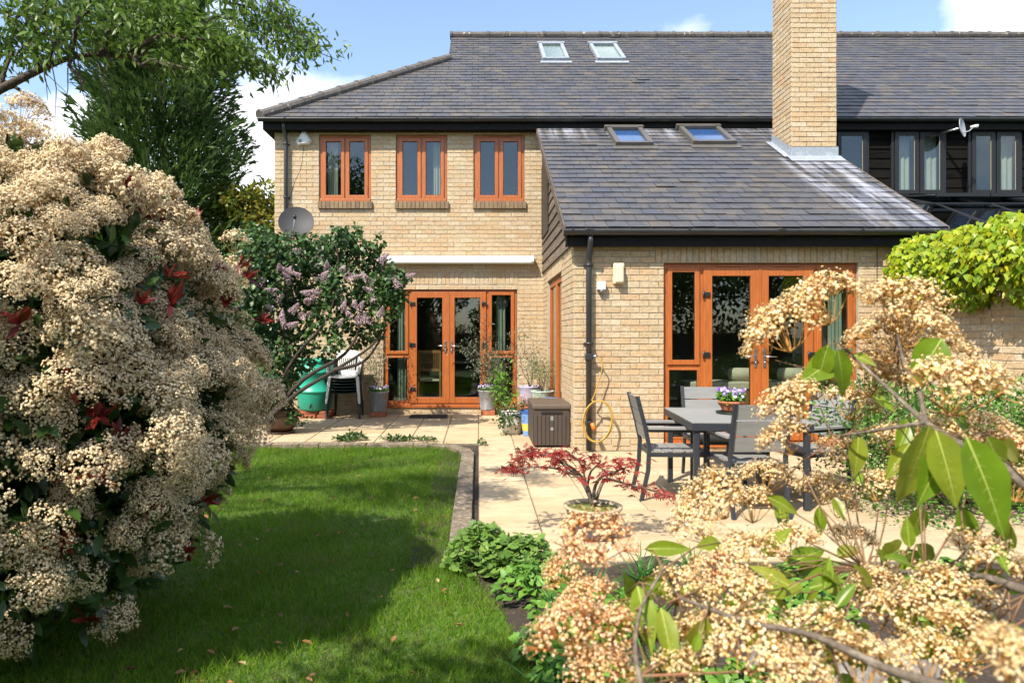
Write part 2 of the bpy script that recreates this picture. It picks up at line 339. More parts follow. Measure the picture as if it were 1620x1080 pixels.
M['viola_deep'] = leafmat('violet_petal', [(.28, .13, .52), (.50, .38, .72), (.78, .74, .84), (.22, .08, .42)], .6, .3, 8, .1)
M['deadleaf'] = leafmat('fallen_leaf', [(.30, .10, .045), (.38, .20, .09), (.24, .06, .035), (.42, .30, .14)], .6, .2, 8)
M['moss'] = mat('moss', [(.10, .13, .02), (.16, .17, .03)], 30, .95, .9)
M['rearleaf'] = leafmat('hedge_leaf', [(.05, .11, .018), (.08, .16, .028), (.11, .19, .035)], .45, .45, 2)

def glass_mat(name, tint, refl=1.0, rough=0.0):
    m = bpy.data.materials.new(name); m.use_nodes = True; nt = m.node_tree; nt.nodes.clear(); L = nt.links.new
    o = nt.nodes.new('ShaderNodeOutputMaterial'); mi = nt.nodes.new('ShaderNodeMixShader')
    tr = nt.nodes.new('ShaderNodeBsdfTransparent'); tr.inputs[0].default_value = (*tint, 1)
    gl = nt.nodes.new('ShaderNodeBsdfGlossy'); gl.inputs['Roughness'].default_value = rough; gl.inputs[0].default_value = (refl, refl, refl, 1)
    fr = node(nt, 'ShaderNodeFresnel')
    g = nt.nodes.new('ShaderNodeNewGeometry'); bk = node(nt, 'ShaderNodeMapRange'); bk.inputs['To Min'].default_value = 1.62; bk.inputs['To Max'].default_value = 1 / 1.62
    L(g.outputs['Backfacing'], bk.inputs[0]); L(bk.outputs[0], fr.inputs['IOR'])      # same reflectance on both faces of the thin pane
    n = node(nt, 'ShaderNodeTexNoise', Scale=1.3, Detail=1.0); L(g.outputs['Position'], n.inputs['Vector'])
    bp = node(nt, 'ShaderNodeBump', Strength=.03, Distance=.05); L(n.outputs['Fac'], bp.inputs['Height']); L(bp.outputs[0], gl.inputs['Normal'])
    L(fr.outputs[0], mi.inputs[0]); L(tr.outputs[0], mi.inputs[1]); L(gl.outputs[0], mi.inputs[2]); L(mi.outputs[0], o.inputs[0])
    return m
M['glass'] = glass_mat('window_glass', (.80, .85, .83))
M['roofglass'] = glass_mat('roof_glass', (.55, .62, .64))

def slate_mat():
    m = mat('slate', [(1.1, 1.1, 1.1), (.95, .95, .95), (.8, .8, .8)], 9, .5, .3, 30, piece_ramp=[(0, (.068, .070, .082)), (.25, (.058, .060, .071)), (.5, (.080, .077, .078)), (.75, (.062, .067, .084)), (1, (.088, .080, .074))],
            dirt=((.15, .12, .085), 3.2, .50, .80), spec=.4)
    nt = m.node_tree; L = nt.links.new; b = nt.nodes['Principled BSDF']; src = b.inputs['Base Color'].links[0].from_socket
    g = nt.nodes.new('ShaderNodeNewGeometry'); sp = nt.nodes.new('ShaderNodeSeparateXYZ'); L(g.outputs['Position'], sp.inputs[0])
    def mr(sock, a, b_, smooth=True):
        n = node(nt, 'ShaderNodeMapRange'); n.interpolation_type = 'SMOOTHSTEP' if smooth else 'LINEAR'
        n.inputs['From Min'].default_value = a; n.inputs['From Max'].default_value = b_; L(sock, n.inputs[0]); return n.outputs[0]
    def mul(a, b_, op='MULTIPLY'):
        n = node(nt, 'ShaderNodeMath', operation=op); L(a, n.inputs[0]); L(b_, n.inputs[1]); return n.outputs[0]
    # pale run-off streaks below the lead on the lean-to
    mpn = node(nt, 'ShaderNodeMapping'); mpn.inputs['Scale'].default_value = (5, .5, 0.2); L(g.outputs['Position'], mpn.inputs[0])
    n1 = node(nt, 'ShaderNodeTexNoise', Scale=1.6, Detail=4.0); L(mpn.outputs[0], n1.inputs[0]); st = mr(n1.outputs['Fac'], .40, .70)
    low = mr(sp.outputs['Z'], 5.2, 5.05)                                     # only the lean-to
    top = mul(mr(sp.outputs['Y'], 10.9, 11.9), low)                          # under the top flashing
    ch = mul(mul(mr(sp.outputs['X'], 4.45, 4.62), mr(sp.outputs['Y'], 10.45, 10.2)), mr(sp.outputs['Y'], 7.2, 8.8))
    # the stain widens to the right as it runs down
    mask = mul(mul(mul(top, ch, 'MAXIMUM'), low), st)
    sc = node(nt, 'ShaderNodeMath', operation='MULTIPLY'); L(mask, sc.inputs[0]); sc.inputs[1].default_value = .85
    mxn = node(nt, 'ShaderNodeMixRGB'); L(sc.outputs[0], mxn.inputs[0]); L(src, mxn.inputs[1]); mxn.inputs[2].default_value = (.36, .37, .42, 1)
    L(mxn.outputs[0], b.inputs['Base Color'])
    return m
M['slate'] = slate_mat()

# ================================================================== THE SETTING
YM, YE = 12.0, 8.18            # main wall face, extension wall face
XS = 1.144                     # extension side wall face
XE1 = 5.02                     # extension right corner
gm = MB(); gm.add([(-300, -300, -.10), (300, -300, -.10), (300, 600, -.10), (-300, 600, -.10)], [(0, 1, 2, 3)])
tag(gm.build('ground', M['ground']), kind='structure')

# lawn outline (clockwise), its far right corner rounded
XK0, XK1 = -.20, -.045         # kerb strip
RC = .62
YL = 8.62                      # far edge of the lawn
def corner(r, n=9):
    cx, cy = XK0 - (RC - .0), YL - RC
    return [(cx + (RC - 0 + r) * math.sin(t * math.pi / 2 / n), cy + (RC + r) * math.cos(t * math.pi / 2 / n)) for t in range(n + 1)]
lawn_edge = [(-7, YL)] + corner(0) + [(XK0, 4.75), (-.15, 4.45), (-.06, 4.1), (.11, 3.6), (.20, 3.1), (.26, 2.6), (.22, 2.1), (.15, 1.2), (.1, -2), (-7, -2)]
def lawn_h(x, y): return -.045 + .012 * math.sin(x * 2.1 + .4) * math.cos(y * 1.7)
lm = MB(); nx, ny = 60, 70
def in_poly(x, y, poly):
    c = False; j = len(poly) - 1
    for i in range(len(poly)):
        xi, yi = poly[i]; xj, yj = poly[j]
        if (yi > y) != (yj > y) and x < (xj - xi) * (y - yi) / (yj - yi) + xi: c = not c
        j = i
    return c
ys = np.linspace(-2, YL, ny); vs = []
for y in ys:
    xr_ = np.interp(y, [-2, 1.2, 2.1, 2.6, 3.1, 3.6, 4.1, 4.45, 4.75, YL - RC], [.1, .15, .22, .26, .20, .11, -.06, -.15, XK0, XK0])
    if y > YL - RC: xr_ = XK0 - RC + math.sqrt(max(0, RC ** 2 - (y - YL + RC) ** 2))
    vs += [(x, y, lawn_h(x, y)) for x in np.linspace(-7, xr_, nx)]
fs = [(j * nx + i, j * nx + i + 1, (j + 1) * nx + i + 1, (j + 1) * nx + i) for j in range(ny - 1) for i in range(nx - 1)]
lm.add(vs, fs, sm=True); tag(lm.build('lawn', M['lawn']), kind='structure')

# bed of soil in front of the patio
bm_ = MB(); bn = 26
vs = []; fs = []
for j in range(bn):
    for i in range(bn * 2):
        u = i / (bn * 2 - 1); v = j / (bn - 1); y = -1 + v * 5.28
        x0 = np.interp(y, [-1, 1.2, 2.1, 2.6, 3.1, 3.6, 4.1, 4.4], [.1, .15, .22, .26, .20, .11, -.06, -.16]); x = x0 + u * (7.5 - x0)
        vs.append((x, y, -.035 + .03 * math.sin(x * 7 + y * 3) * math.sin(y * 9 + x) + .02 * random.random() - (.03 if u < .02 else 0)))
for j in range(bn - 1):
    for i in range(bn * 2 - 1): a = j * bn * 2 + i; fs.append((a, a + 1, a + bn * 2 + 1, a + bn * 2))
bm_.add(vs, fs, sm=True); tag(bm_.build('flower_bed', M['soil']), kind='structure')

gs = MB(); gs.box(XK1 - .4, .0, 4.2, YL + .16, -.09, -.035); tag(gs.build('soil_strip', M['soil']), kind='structure')
# patio: bedding sheet with a slab for every flagstone
pb = MB(); pb.box(0, 7.4, 4.22, YM + .02, -.09, -.012); pb.box(-7, 0.0, YL + .16, YM + .02, -.09, -.0125)
patio = tag(pb.build('patio', M['joint']), kind='structure')
def slab_mesh(seed):
    rr = random.Random(seed); m = MB(); m.box(-.5, .5, -.5, .5, -.04, 0)
    bm = bmesh.new(); bmesh.ops.create_cube(bm, size=1)
    for v in bm.verts: v.co.z = v.co.z * .03 - .015
    bmesh.ops.bevel(bm, geom=[e for e in bm.edges if all(v.co.z > -.01 for v in e.verts)], offset=.012, segments=1, affect='EDGES')
    for v in bm.verts: v.co.x += rr.uniform(-.004, .004); v.co.y += rr.uniform(-.005, .005)
    me = bpy.data.meshes.new('slab'); bm.to_mesh(me); bm.free(); me.materials.append(M['slab']); return me
slab_meshes = [slab_mesh(i) for i in range(5)]
SW, SD = .452, .412
def slab(x0, x1, y0, y1):
    if x1 - x0 < .05 or y1 - y0 < .05: return
    o = link('slab', random.choice(slab_meshes), None, patio); g = .008
    o.location = ((x0 + x1) / 2, (y0 + y1) / 2, random.uniform(-.002, .0015)); o.scale = (x1 - x0 - g, y1 - y0 - g, 1)
    o.rotation_euler = (random.uniform(-.002, .002), random.uniform(-.002, .002), 0)
y = 4.24
while y < YM - .06:
    y1 = min(y + SD, YM - .02)
    for i in range(-9, 16):
        x0, x1 = i * SW, (i + 1) * SW
        if x0 < -.01:
            if y1 > YL + .3:
                slab(x0, x1, max(y, YL + .17), y1)
        else:
            if y + SD / 2 > YE and x0 > XS - .02: continue
            if x0 > 6.2: continue
            slab(x0, min(x1, XS - .01) if y + SD / 2 > YE else x1, y, min(y1, YE - .005) if (y < YE and x0 > XS) else y1)
    y += SD

# kerb stones round the lawn
kerb = tag(empty('lawn_edging', (-.12, 6, 0)), 'worn grey stone edging curving round the corner of the lawn', 'edging')
def kerb_piece(p0, p1, n0, n1, w=.15, zt=.012, zb=-.12):
    bm = MB(); o = [(p0[0], p0[1]), (p1[0], p1[1]), (p1[0] + n1[0] * w, p1[1] + n1[1] * w), (p0[0] + n0[0] * w, p0[1] + n0[1] * w)]
    j = lambda: random.uniform(-.004, .004)
    vs = [(x + .12 + j(), y - 6 + j(), zb) for x, y in o] + [(x + .12 + j(), y - 6 + j(), zt + j()) for x, y in o]
    bm.add(vs, [(0, 3, 2, 1), (4, 5, 6, 7), (0, 1, 5, 4), (1, 2, 6, 5), (2, 3, 7, 6), (3, 0, 4, 7)])
    bevel(bm.build('kerb_stone', M['kerb'], kerb), .008)
y = 4.55
while y < YL - RC - .02:
    y1 = min(y + .60, YL - RC); kerb_piece((XK0, y + .004), (XK0, y1 - .004), (1, 0), (1, 0)); y = y1
cr = corner(0, 4)
for a in range(4):
    def nrm(i): t = i * math.pi / 8; return (math.sin(t), math.cos(t))
    kerb_piece(cr[a], cr[a + 1], nrm(a), nrm(a + 1))
x = cr[0][0]
while x > -6: kerb_piece((x - .596, YL), (x - .004, YL), (0, 1), (0, 1)); x -= .6

# grass: one mass of blades, denser and finer close by
def grass_blades(n):  # denser close by
    out = []
    while len(out) < n:
        x = random.uniform(-4.2, .32); y = 1.95 + (YL - 1.95) * random.random() ** 1.5
        if (x + .1) / y < -.74: continue
        if not in_poly(x, y, lawn_edge): continue
        if math.sin(x * 3.1 + 1) * math.sin(y * 2.7) + random.random() * 1.6 < -.35: continue
        out.append((x, y))
    return np.array(out)
g = grass_blades(190000); N = len(g)
pos = np.column_stack([g, np.array([lawn_h(a, b) for a, b in g]) - .004])
ax = RNG.normal(0, .62, (N, 3)); ax[:, 2] = 1.0
nn = RNG.normal(0, 1, (N, 3)); nn[:, 2] *= .2
clump = .5 + .5 * np.sin(g[:, 0] * 5.3 + 2 * np.sin(g[:, 1] * 3)) * np.sin(g[:, 1] * 4.1 + 1.3)
ln = RNG.uniform(.024, .058, N) * (1 + .6 * clump); wd = RNG.uniform(.0024, .0045, N)
tag(scatter('grass', BLADE, pos, ax, nn, np.column_stack([wd, ln, ln]), M['grass'], None, RNG.random(N)), 'short mown green grass covering the lawn', 'grass', kind='stuff')

# ================================================================== THE HOUSE
house = tag(empty('brick_house', (0, YM, 0)), 'buff brick house with slate roof, orange-framed windows and tall chimney', 'house')
HO = Vector((0, YM, 0))
def hpart(mb, name, mats, parent=None, keep=False):
    """build geometry given in world coordinates as a part of the house"""
    mb.v = [(v[0], v[1] - YM, v[2]) for v in mb.v]
    return mb.build(name, mats, parent or house)

# ---- brickwork
def cut(iv, a, b):
    o = []
    for (p, q) in iv:
        if b <= p or a >= q: o.append((p, q)); continue
        if a > p: o.append((p, a))
        if b < q: o.append((b, q))
    return o
def courses(u0, u1, z0, z1, holes, soldiers=(), limit=None, phase=0.0):
    """stretcher bond bricks as (u0,u1,z0,z1); holes and soldier courses cut out"""
    res = []; k = 0; z = z0
    while z < z1 - .02:
        zt = min(z + .075, z1); off = (0 if k % 2 else .1125) + phase; u = u0 - off
        iv = []
        a0, a1 = (u0, u1) if limit is None else limit(z + .0375)
        while u < u1:
            p, q = max(u, a0) + .004, min(u + .225, a1) - .004
            if q - p > .03: iv.append((p, q))
            u += .225
        for (ha, hb, hz0, hz1) in list(holes) + list(soldiers):
            if hz0 < z + .055 and hz1 > z + .02: iv = cut(iv, ha - .004, hb + .004)
        res += [(p, q, z + .004, zt - .004) for p, q in iv if q - p > .025]
        z += .075; k += 1
    for (ha, hb, hz0, hz1) in soldiers:
        n = max(1, round((hb - ha) / .0752)); w = (hb - ha) / n
        res += [(ha + i * w + .004, ha + (i + 1) * w - .004, hz0 + .004, hz1 - .004) for i in range(n)]
    return res
def bricks_mesh(name, lst, mapf, m, parent, deep=.05):
    mb = MB()
    for (p, q, a, b) in lst:
        d = random.uniform(.0045, .010); j = lambda: random.uniform(-.0016, .0016)
        c = [(p + j(), a + j()), (q + j(), a + j()), (q + j(), b + j()), (p + j(), b + j())]
        e = .0035
        ci = [(p + e, a + e), (q - e, a + e), (q - e, b - e), (p + e, b - e)]
        vs = [mapf(u, z, -deep) for u, z in c] + [mapf(u, z, d - .0035) for u, z in c] + [mapf(u, z, d) for u, z in ci]
        fs = []
        for i in range(4):
            k = (i + 1) % 4; fs += [(i, k, 4 + k, 4 + i), (4 + i, 4 + k, 8 + k, 8 + i)]
        fs.append((8, 9, 10, 11)); mb.add(vs, fs)
    o = hpart(mb, name, m, parent); return o
front = lambda Yw: (lambda u, z, d: (u, Yw - d, z))
sidef = lambda Xw: (lambda u, z, d: (Xw - d, u, z))

# openings
WIN = [(-2.80, -1.89), (-1.45, -.55), (-.085, .81)]; WZ0, WZ1 = 3.72, 4.90
DM = (-1.67, .68, .15, 2.19)           # garden doors, main wall
DE = (2.22, 4.55, .06, 2.25)           # garden doors, extension
SWIN = (9.35, 11.30, .30, 2.26)        # tall side window (along Y)
XL = -3.58
def lean_z(y): return 2.641 + (y - 7.98) * .60
# walls: mortar bodies with real openings (built from boxes), bricks standing proud
def wall_with_holes(u0, u1, z0, z1, holes, boxf):
    us = sorted({u0, u1, *[h[0] for h in holes], *[h[1] for h in holes]}); zs = sorted({z0, z1, *[h[2] for h in holes], *[h[3] for h in holes]})
    us = [u for u in us if u0 <= u <= u1]; zs = [z for z in zs if z0 <= z <= z1]
    for a, b in zip(us[:-1], us[1:]):
        run = None
        for c, d in zip(zs[:-1], zs[1:]):
            if any(h[0] <= (a + b) / 2 <= h[1] and h[2] <= (c + d) / 2 <= h[3] for h in holes):
                if run: boxf(a, b, *run); run = None
            else: run = (run[0], d) if run else (c, d)
        if run: boxf(a, b, *run)
holes_m = [(a, b, WZ0, WZ1) for a, b in WIN] + [DM]
mw = MB(); wall_with_holes(XL, 5.2, -.1, 5.12, holes_m, lambda a, b, c, d: mw.box(a, b, YM, YM + .28, c, d))
mw.box(XL, XL + .28, YM + .281, 21, -.1, 5.12); mw.box(XL + .28, 12, 20.7, 21, -.1, 5.12)
main_wall = hpart(mw, 'main_wall', M['mortar'])
LZ = .215
sol_m = [(a - .005, b + .005, WZ1, WZ1 + LZ) for a, b in WIN] + [(DM[0] - .1, DM[1] + .02, DM[3] + .075, DM[3] + .075 + LZ)]
lst = courses(XL, 1.75, 0, 5.1, holes_m, sol_m)
big_m = [b for b in lst]
st = bricks_mesh('brickwork', lst, front(YM), M['brick'], main_wall); tag(st, kind='stuff')
lst = courses(YM, 16.0, 0, 5.1, []); st = bricks_mesh('brickwork', lst, sidef(XL), M['brick'], main_wall); tag(st, kind='stuff')
ew = MB(); ZC = 2.50
wall_with_holes(XS, XE1, -.1, 2.52, [DE], lambda a, b, c, d: ew.box(a, b, YE, YE + .26, c, d))
wall_with_holes(YE + .261, YM - .001, -.1, ZC, [SWIN], lambda a, b, c, d: ew.box(XS, XS + .26, a, b, c, d))
ew.box(XE1 - .26, XE1, YE + .261, YM - .001, -.1, 2.52)
ext_wall = hpart(ew, 'extension_wall', M['mortar'])
sol_e = [(DE[0] - .1, DE[1] + .02, DE[3], DE[3] + LZ)]
lst_e = courses(XS, XE1, 0, 2.52, [DE], sol_e)
lst_s = courses(YE, YM, 0, ZC, [SWIN], [(SWIN[0], SWIN[1], SWIN[3], SWIN[3] + LZ)], phase=.1125)
# the 300 bricks that show largest are single pieces (extension front first), the rest one mass
def one_brick_meshes():
    r = []
    for s in range(6):
        rr = random.Random(s); bm = bmesh.new(); bmesh.ops.create_cube(bm, size=1)
        for v in bm.verts: v.co = Vector((v.co.x * .217, v.co.y * .056, v.co.z * .067)); 
        bmesh.ops.bevel(bm, geom=[e for e in bm.edges if all(v.co.y < 0 for v in e.verts)], offset=.0035, segments=1, affect='EDGES')
        for v in bm.verts: v.co += Vector((rr.uniform(-1, 1), rr.uniform(-.6, .6), rr.uniform(-1, 1))) * .0013
        me = bpy.data.meshes.new('brick'); bm.to_mesh(me); bm.free(); me.materials.append(M['brick']); r.append(me)
    return r
BM6 = one_brick_meshes()
def brick_obj(b, parent, plane='F'):
    p, q, a, c = b; o = link('brick', random.choice(BM6), None, parent); d = random.uniform(-.0015, .003)
    w, h = q - p, c - a
    if plane == 'F': o.location = ((p + q) / 2, YE - YM + .02 - d, (a + c) / 2)
    else: o.location = (XS + .02 - d, (p + q) / 2 - YM, (a + c) / 2); o.rotation_euler = (0, 0, -math.pi / 2)
    if h > w * 1.5: o.rotation_euler = (0, math.pi / 2, 0); o.scale = (h / .217, 1, w / .067)
    else: o.scale = (w / .217, 1, h / .067)
lst_e.sort(key=lambda b: 0 if (b[1] < DE[0] + .05 or b[2] > 2.2) else 1)
for b in lst_e[:300]: brick_obj(b, ext_wall)
if len(lst_e) > 300: tag(bricks_mesh('brickwork', lst_e[300:], front(YE), M['brick'], ext_wall), kind='stuff')
tag(bricks_mesh('brickwork', lst_s, sidef(XS), M['brick'], ext_wall), kind='stuff')
# air brick low in the extension wall
ab = MB(); cxa, cza = PX(982, YE), PZ(700, YE)
ab.box(cxa - .105, cxa + .105, YE - .014, YE + .02, cza - .034, cza + .034)
for i in range(9):
    for k in (0, 1): ab.box(cxa - .095 + i * .0215, cxa - .085 + i * .0215, YE - .0165, YE - .0142, cza - .026 + k * .028, cza - .004 + k * .028, 1)
hpart(ab, 'air_brick', [M['potrim'], M['soil']])

# ---- slate roofs
def slope_rows(y0, z0, tan, L, gap=.2, w=.25, xr=None):
    c = 1 / math.sqrt(1 + tan * tan); s = tan * c; res = []; k = 0; v = 0.0
    while v < L - .02:
        v1 = min(v + gap, L); res.append((v, v1, k)); v += gap; k += 1
    return res, c, s
def slates(name, parent, y0, z0, tan, L, xr, skip=None, indiv=0, gap=.2, w=.252, mirror=False):
    rows, c, s = slope_rows(y0, z0, tan, L, gap); mb = MB(); ind = []
    def pt(x, v, h): return Vector((x, y0 + v * c - h * s, z0 + v * s + h * c))
    for (v, v1, k) in rows:
        a0, a1 = xr(v); b0, b1 = xr(min(v1 + .02, L))
        x = math.floor(a0 / w) * w - (w / 2 if k % 2 else 0)
        while x < a1:
            p0, q0 = max(x, a0) + .0035, min(x + w, a1) - .0035
            p1, q1 = max(x, b0) + .0035, min(x + w, b1) - .0035
            x += w
            if q0 - p0 < .01 and q1 - p1 < .01: continue
            if q0 < p0: q0 = p0 = (p0 + q0) / 2
            if q1 < p1: q1 = p1 = p0 if a0 > x - w else (p1 + q1) / 2
            mid = ((p0 + q0) / 2, (v + v1) / 2)
            if skip and skip(mid[0], y0 + mid[1] * c): continue
            h0 = random.uniform(.013, .019); dv = random.uniform(-.004, .004); h1 = .002; th = .010
            if random.random() < .012: h0 += .007
            vs = [pt(p0, v + dv, h0), pt(q0, v + dv, h0 + random.uniform(-.002, .002)), pt(q1, v1 + .02, h1), pt(p1, v1 + .02, h1),
                  pt(p0, v + dv, h0 - th), pt(q0, v + dv, h0 - th)]
            fs = [(0, 1, 2, 3)]; ef = [(4, 5, 1, 0), (0, 3, 4), (1, 5, 2)]; r_ = random.random()
            if len(ind) < indiv: ind.append((vs, fs, ef))
            else: mb.add(vs, fs, 0, r_); mb.add(vs, ef, 1, r_)
    for vs, fs, ef in ind:
        m1 = MB(); o = vs[0].copy(); m1.add([x - o for x in vs], fs, 0, .0); m1.add([x - o for x in vs], ef, 1, .0); ob = m1.build('slate', [M['slate'], M['slate_edge']], parent); ob.location = o - HO
    tag(hpart(mb, 'slating', [M['slate'], M['slate_edge']], parent), kind='stuff')
    return pt

# main roof, hip at the left, gablet below the ridge
YEV, ZEV, TM = 11.75, 5.13, .72
XEV = -3.76; TR = 4.86; ZR = ZEV + TM * TR; YR = YEV + TR; XG = -.66
LM = TR * math.sqrt(1 + TM * TM); cM = 1 / math.sqrt(1 + TM * TM)
th_ = XG - XEV                                                    # plan run of the hip
RX1 = 20.0
rf = MB()                                                          # roof body just under the slates
A = [(XEV, YEV, ZEV), (RX1, YEV, ZEV), (RX1, YR, ZR), (XG, YR, ZR), (XG, YEV + th_, ZEV + TM * th_)]
B = [(XG, YR, ZR), (RX1, YR, ZR), (RX1, YR + TR, ZEV), (XEV, YR + TR, ZEV), (XG, YR + TR - th_, ZEV + TM * th_)]
dn = .006
rf.add([(x, y, z - dn) for x, y, z in A], [(0, 1, 2, 3, 4)]); rf.add([(x, y, z - dn) for x, y, z in B], [(0, 1, 2, 3, 4)])
rf.add([(XEV, YEV, ZEV - dn), (XG, YEV + th_, ZEV + TM * th_ - dn), (XG, YR + TR - th_, ZEV + TM * th_ - dn), (XEV, YR + TR, ZEV - dn)], [(0, 1, 2, 3)])
rf.add([(XG, YEV + th_, ZEV + TM * th_ - dn), (XG, YR, ZR - dn), (XG, YR + TR - th_, ZEV + TM * th_ - dn)], [(0, 1, 2)])
roof = hpart(rf, 'roof', M['slate'])
def xr_main(v):
    t = v * cM; return (XEV + t if t < th_ else XG, 14.6)
def sky_hit(px, py, y0, z0, tan):
    """point of a roof slope seen at photo pixel"""
    k = (CY - py) / F; Y = (z0 - H - tan * y0) / (k - tan); return Vector((PX(px, Y), Y, H + k * Y))
SKY_M = [(857, 902, 74, 98), (943, 992, 74, 98)]; SKY_L = [(972, 1036, 208, 233), (1094, 1168, 206, 231)]
slates('roof', roof, YEV, ZEV, TM, LM, xr_main)
# hip and ridge tiles, each a piece
def half_round(p0, p1, r, name, parent, m, up=Vector((0, 0, 1)), lip=.012):
    p0, p1 = Vector(p0), Vector(p1); t = (p1 - p0).normalized(); sidev = t.cross(up).normalized(); u = sidev.cross(t); n = 8; mb = MB(); vs = []
    ring = [(0, r * 1.0 + lip), (.12, r + lip), (.12, r), (1, r)]
    for f, rr in ring:
        c = p0.lerp(p1, f)
        for i in range(n + 1):
            a = math.pi * (i / n) * 1.36 - .18 * math.pi; vs.append(c + sidev * math.cos(a) * rr + u * math.sin(a) * rr * .8)
    fs = [(k * (n + 1) + i, k * (n + 1) + i + 1, (k + 1) * (n + 1) + i + 1, (k + 1) * (n + 1) + i) for k in range(3) for i in range(n)]
    fs.append(tuple(range(n + 1)))
    mb.add(vs, fs, sm=False); o = hpart(mb, name, m, parent); return o
h0 = Vector((XEV, YEV, ZEV + .02)); h1 = Vector((XG, YEV + th_, ZEV + TM * th_ + .02)); nh = 11
for i in range(nh): half_round(h0.lerp(h1, i / nh), h0.lerp(h1, (i + 1) / nh + .004), .12, 'hip_tile', roof, M['ridge'], lip=.016)
x = XG - .03
while x < 13.5: half_round((x, YR, ZR + .01 + random.uniform(-.006, .006)), (x + .455, YR, ZR + .01), .12, 'ridge_tile', roof, M['ridge'], lip=.016); x += .45
# eaves: fascia, soffit, gutter with brackets
def gutter(name, x0, x1, y, z, parent, r=.057):
    mb = MB(); n = 10; vs = []
    for x in (x0, x1):
        for i in range(n + 1): a = math.pi * i / n; vs.append((x, y - math.cos(a) * r, z - math.sin(a) * r * 1.05))
        for i in range(n, -1, -1): a = math.pi * i / n; vs.append((x, y - math.cos(a) * (r - .004), z - math.sin(a) * (r - .004)))
    k = 2 * (n + 1); fs = [(i, (i + 1) % k, k + (i + 1) % k, k + i) for i in range(k)]
    mb.add(vs, fs, sm=True); mb.add(vs[:n + 1], [tuple(range(n + 1))]); mb.add(vs[k:k + n + 1], [tuple(range(n + 1))])
    g = hpart(mb, name, M['gutter'], parent); return g
def gutter_joint(x, y, z, parent, w=.03, r=.061):
    mb = MB(); n = 10; vs = []
    for xx in (x - w / 2, x + w / 2):
        for i in range(n + 1): a = math.pi * i / n; vs.append((xx, y - math.cos(a) * r, z - math.sin(a) * r * 1.05))
    fs = [(i, i + 1, n + 2 + i, n + 1 + i) for i in range(n)]; mb.add(vs, fs, sm=True); mb.add(vs[:n + 1], [tuple(range(n + 1))]); mb.add(vs[n + 1:], [tuple(range(n + 1))])
    mb.box(x - .008, x + .008, y - r - .004, y - r + .012, z - .004, z + .012)
    hpart(mb, 'gutter_bracket', M['gutter'], parent)
ea = MB(); ea.box(XEV + .03, 14.6, YEV + .05, YEV + .075, ZEV - .20, ZEV - .012); ea.box(XEV + .03, 14.6, YEV + .0755, YM - .001, ZEV - .195, ZEV - .180)
ea.box(XEV + .03, XEV + .055, YEV + .0755, 20, ZEV - .2, ZEV - .012); ea.box(XEV + .0555, XL - .001, YM, 20, ZEV - .195, ZEV - .18)
hpart(ea, 'fascia', M['fascia'])
gmain = gutter('gutter', XEV - .03, 14.5, YEV - .012, ZEV - .025, None)
for px in (452, 565, 660, 745, 830, 920, 1015, 1100, 1195, 1372, 1447, 1537): gutter_joint(PX(px, YEV), YEV - .012, ZEV - .025, gmain, .03 if px != 1015 else .10)
# lean-to roof of the extension
YLE, ZLE, TL = 7.98, 2.641, .60; XV0, XV1 = 1.02, 5.49
LL = (11.985 - YLE) * math.sqrt(1 + TL * TL)
lr = MB(); zz = lambda y: ZLE + (y - YLE) * TL
lr.add([(XV0 + .01, YLE, zz(YLE) - .012), (XV1 - .01, YLE, zz(YLE) - .012), (XV1 - .01, 11.99, zz(11.99) - .012), (XV0 + .01, 11.99, zz(11.99) - .012),
        (XV0 + .01, YLE, zz(YLE) - .09), (XV1 - .01, YLE, zz(YLE) - .09), (XV1 - .01, 11.99, zz(11.99) - .09), (XV0 + .01, 11.99, zz(11.99) - .09)],
       [(0, 1, 2, 3), (7, 6, 5, 4), (0, 4, 5, 1), (1, 5, 6, 2), (2, 6, 7, 3), (3, 7, 4, 0)])
lroof = hpart(lr, 'extension_roof', M['slate'])
CHX0, CHX1, CHY0, CHY1 = 4.755, 5.43, 10.36, 11.03
slates('lean', lroof, YLE, ZLE, TL, LL, lambda v: (XV0, XV1), skip=lambda x, y: CHX0 < x < CHX1 and CHY0 < y < CHY1, indiv=300)
# verge boards, lead along the top
for (xv, s) in ((XV0, -1), (XV1, 1)):
    vb = MB()
    a, b = (xv - .02, xv) if s < 0 else (xv, xv + .02)
    vb.add([(a, YLE, zz(YLE) + .012), (b, YLE, zz(YLE) + .012), (b, 11.98, zz(11.98) + .012), (a, 11.98, zz(11.98) + .012),
            (a, YLE, zz(YLE) - .11), (b, YLE, zz(YLE) - .11), (b, 11.98, zz(11.98) - .11), (a, 11.98, zz(11.98) - .11)],
           [(0, 1, 2, 3), (7, 6, 5, 4), (0, 4, 5, 1), (1, 5, 6, 2), (2, 6, 7, 3), (3, 7, 4, 0)])
    hpart(vb, 'bargeboard', M['board_brown'], lroof)
tf_ = MB(); tf_.box(XV0, XV1, 11.978, 11.992, zz(11.9), zz(11.99) + .10)
tf_.add([(XV0, 11.84, zz(11.84) + .024), (XV1, 11.84, zz(11.84) + .024), (XV1, 11.977, zz(11.977) + .026), (XV0, 11.977, zz(11.977) + .026)], [(0, 1, 2, 3)])
hpart(tf_, 'top_flashing', M['lead'], lroof)
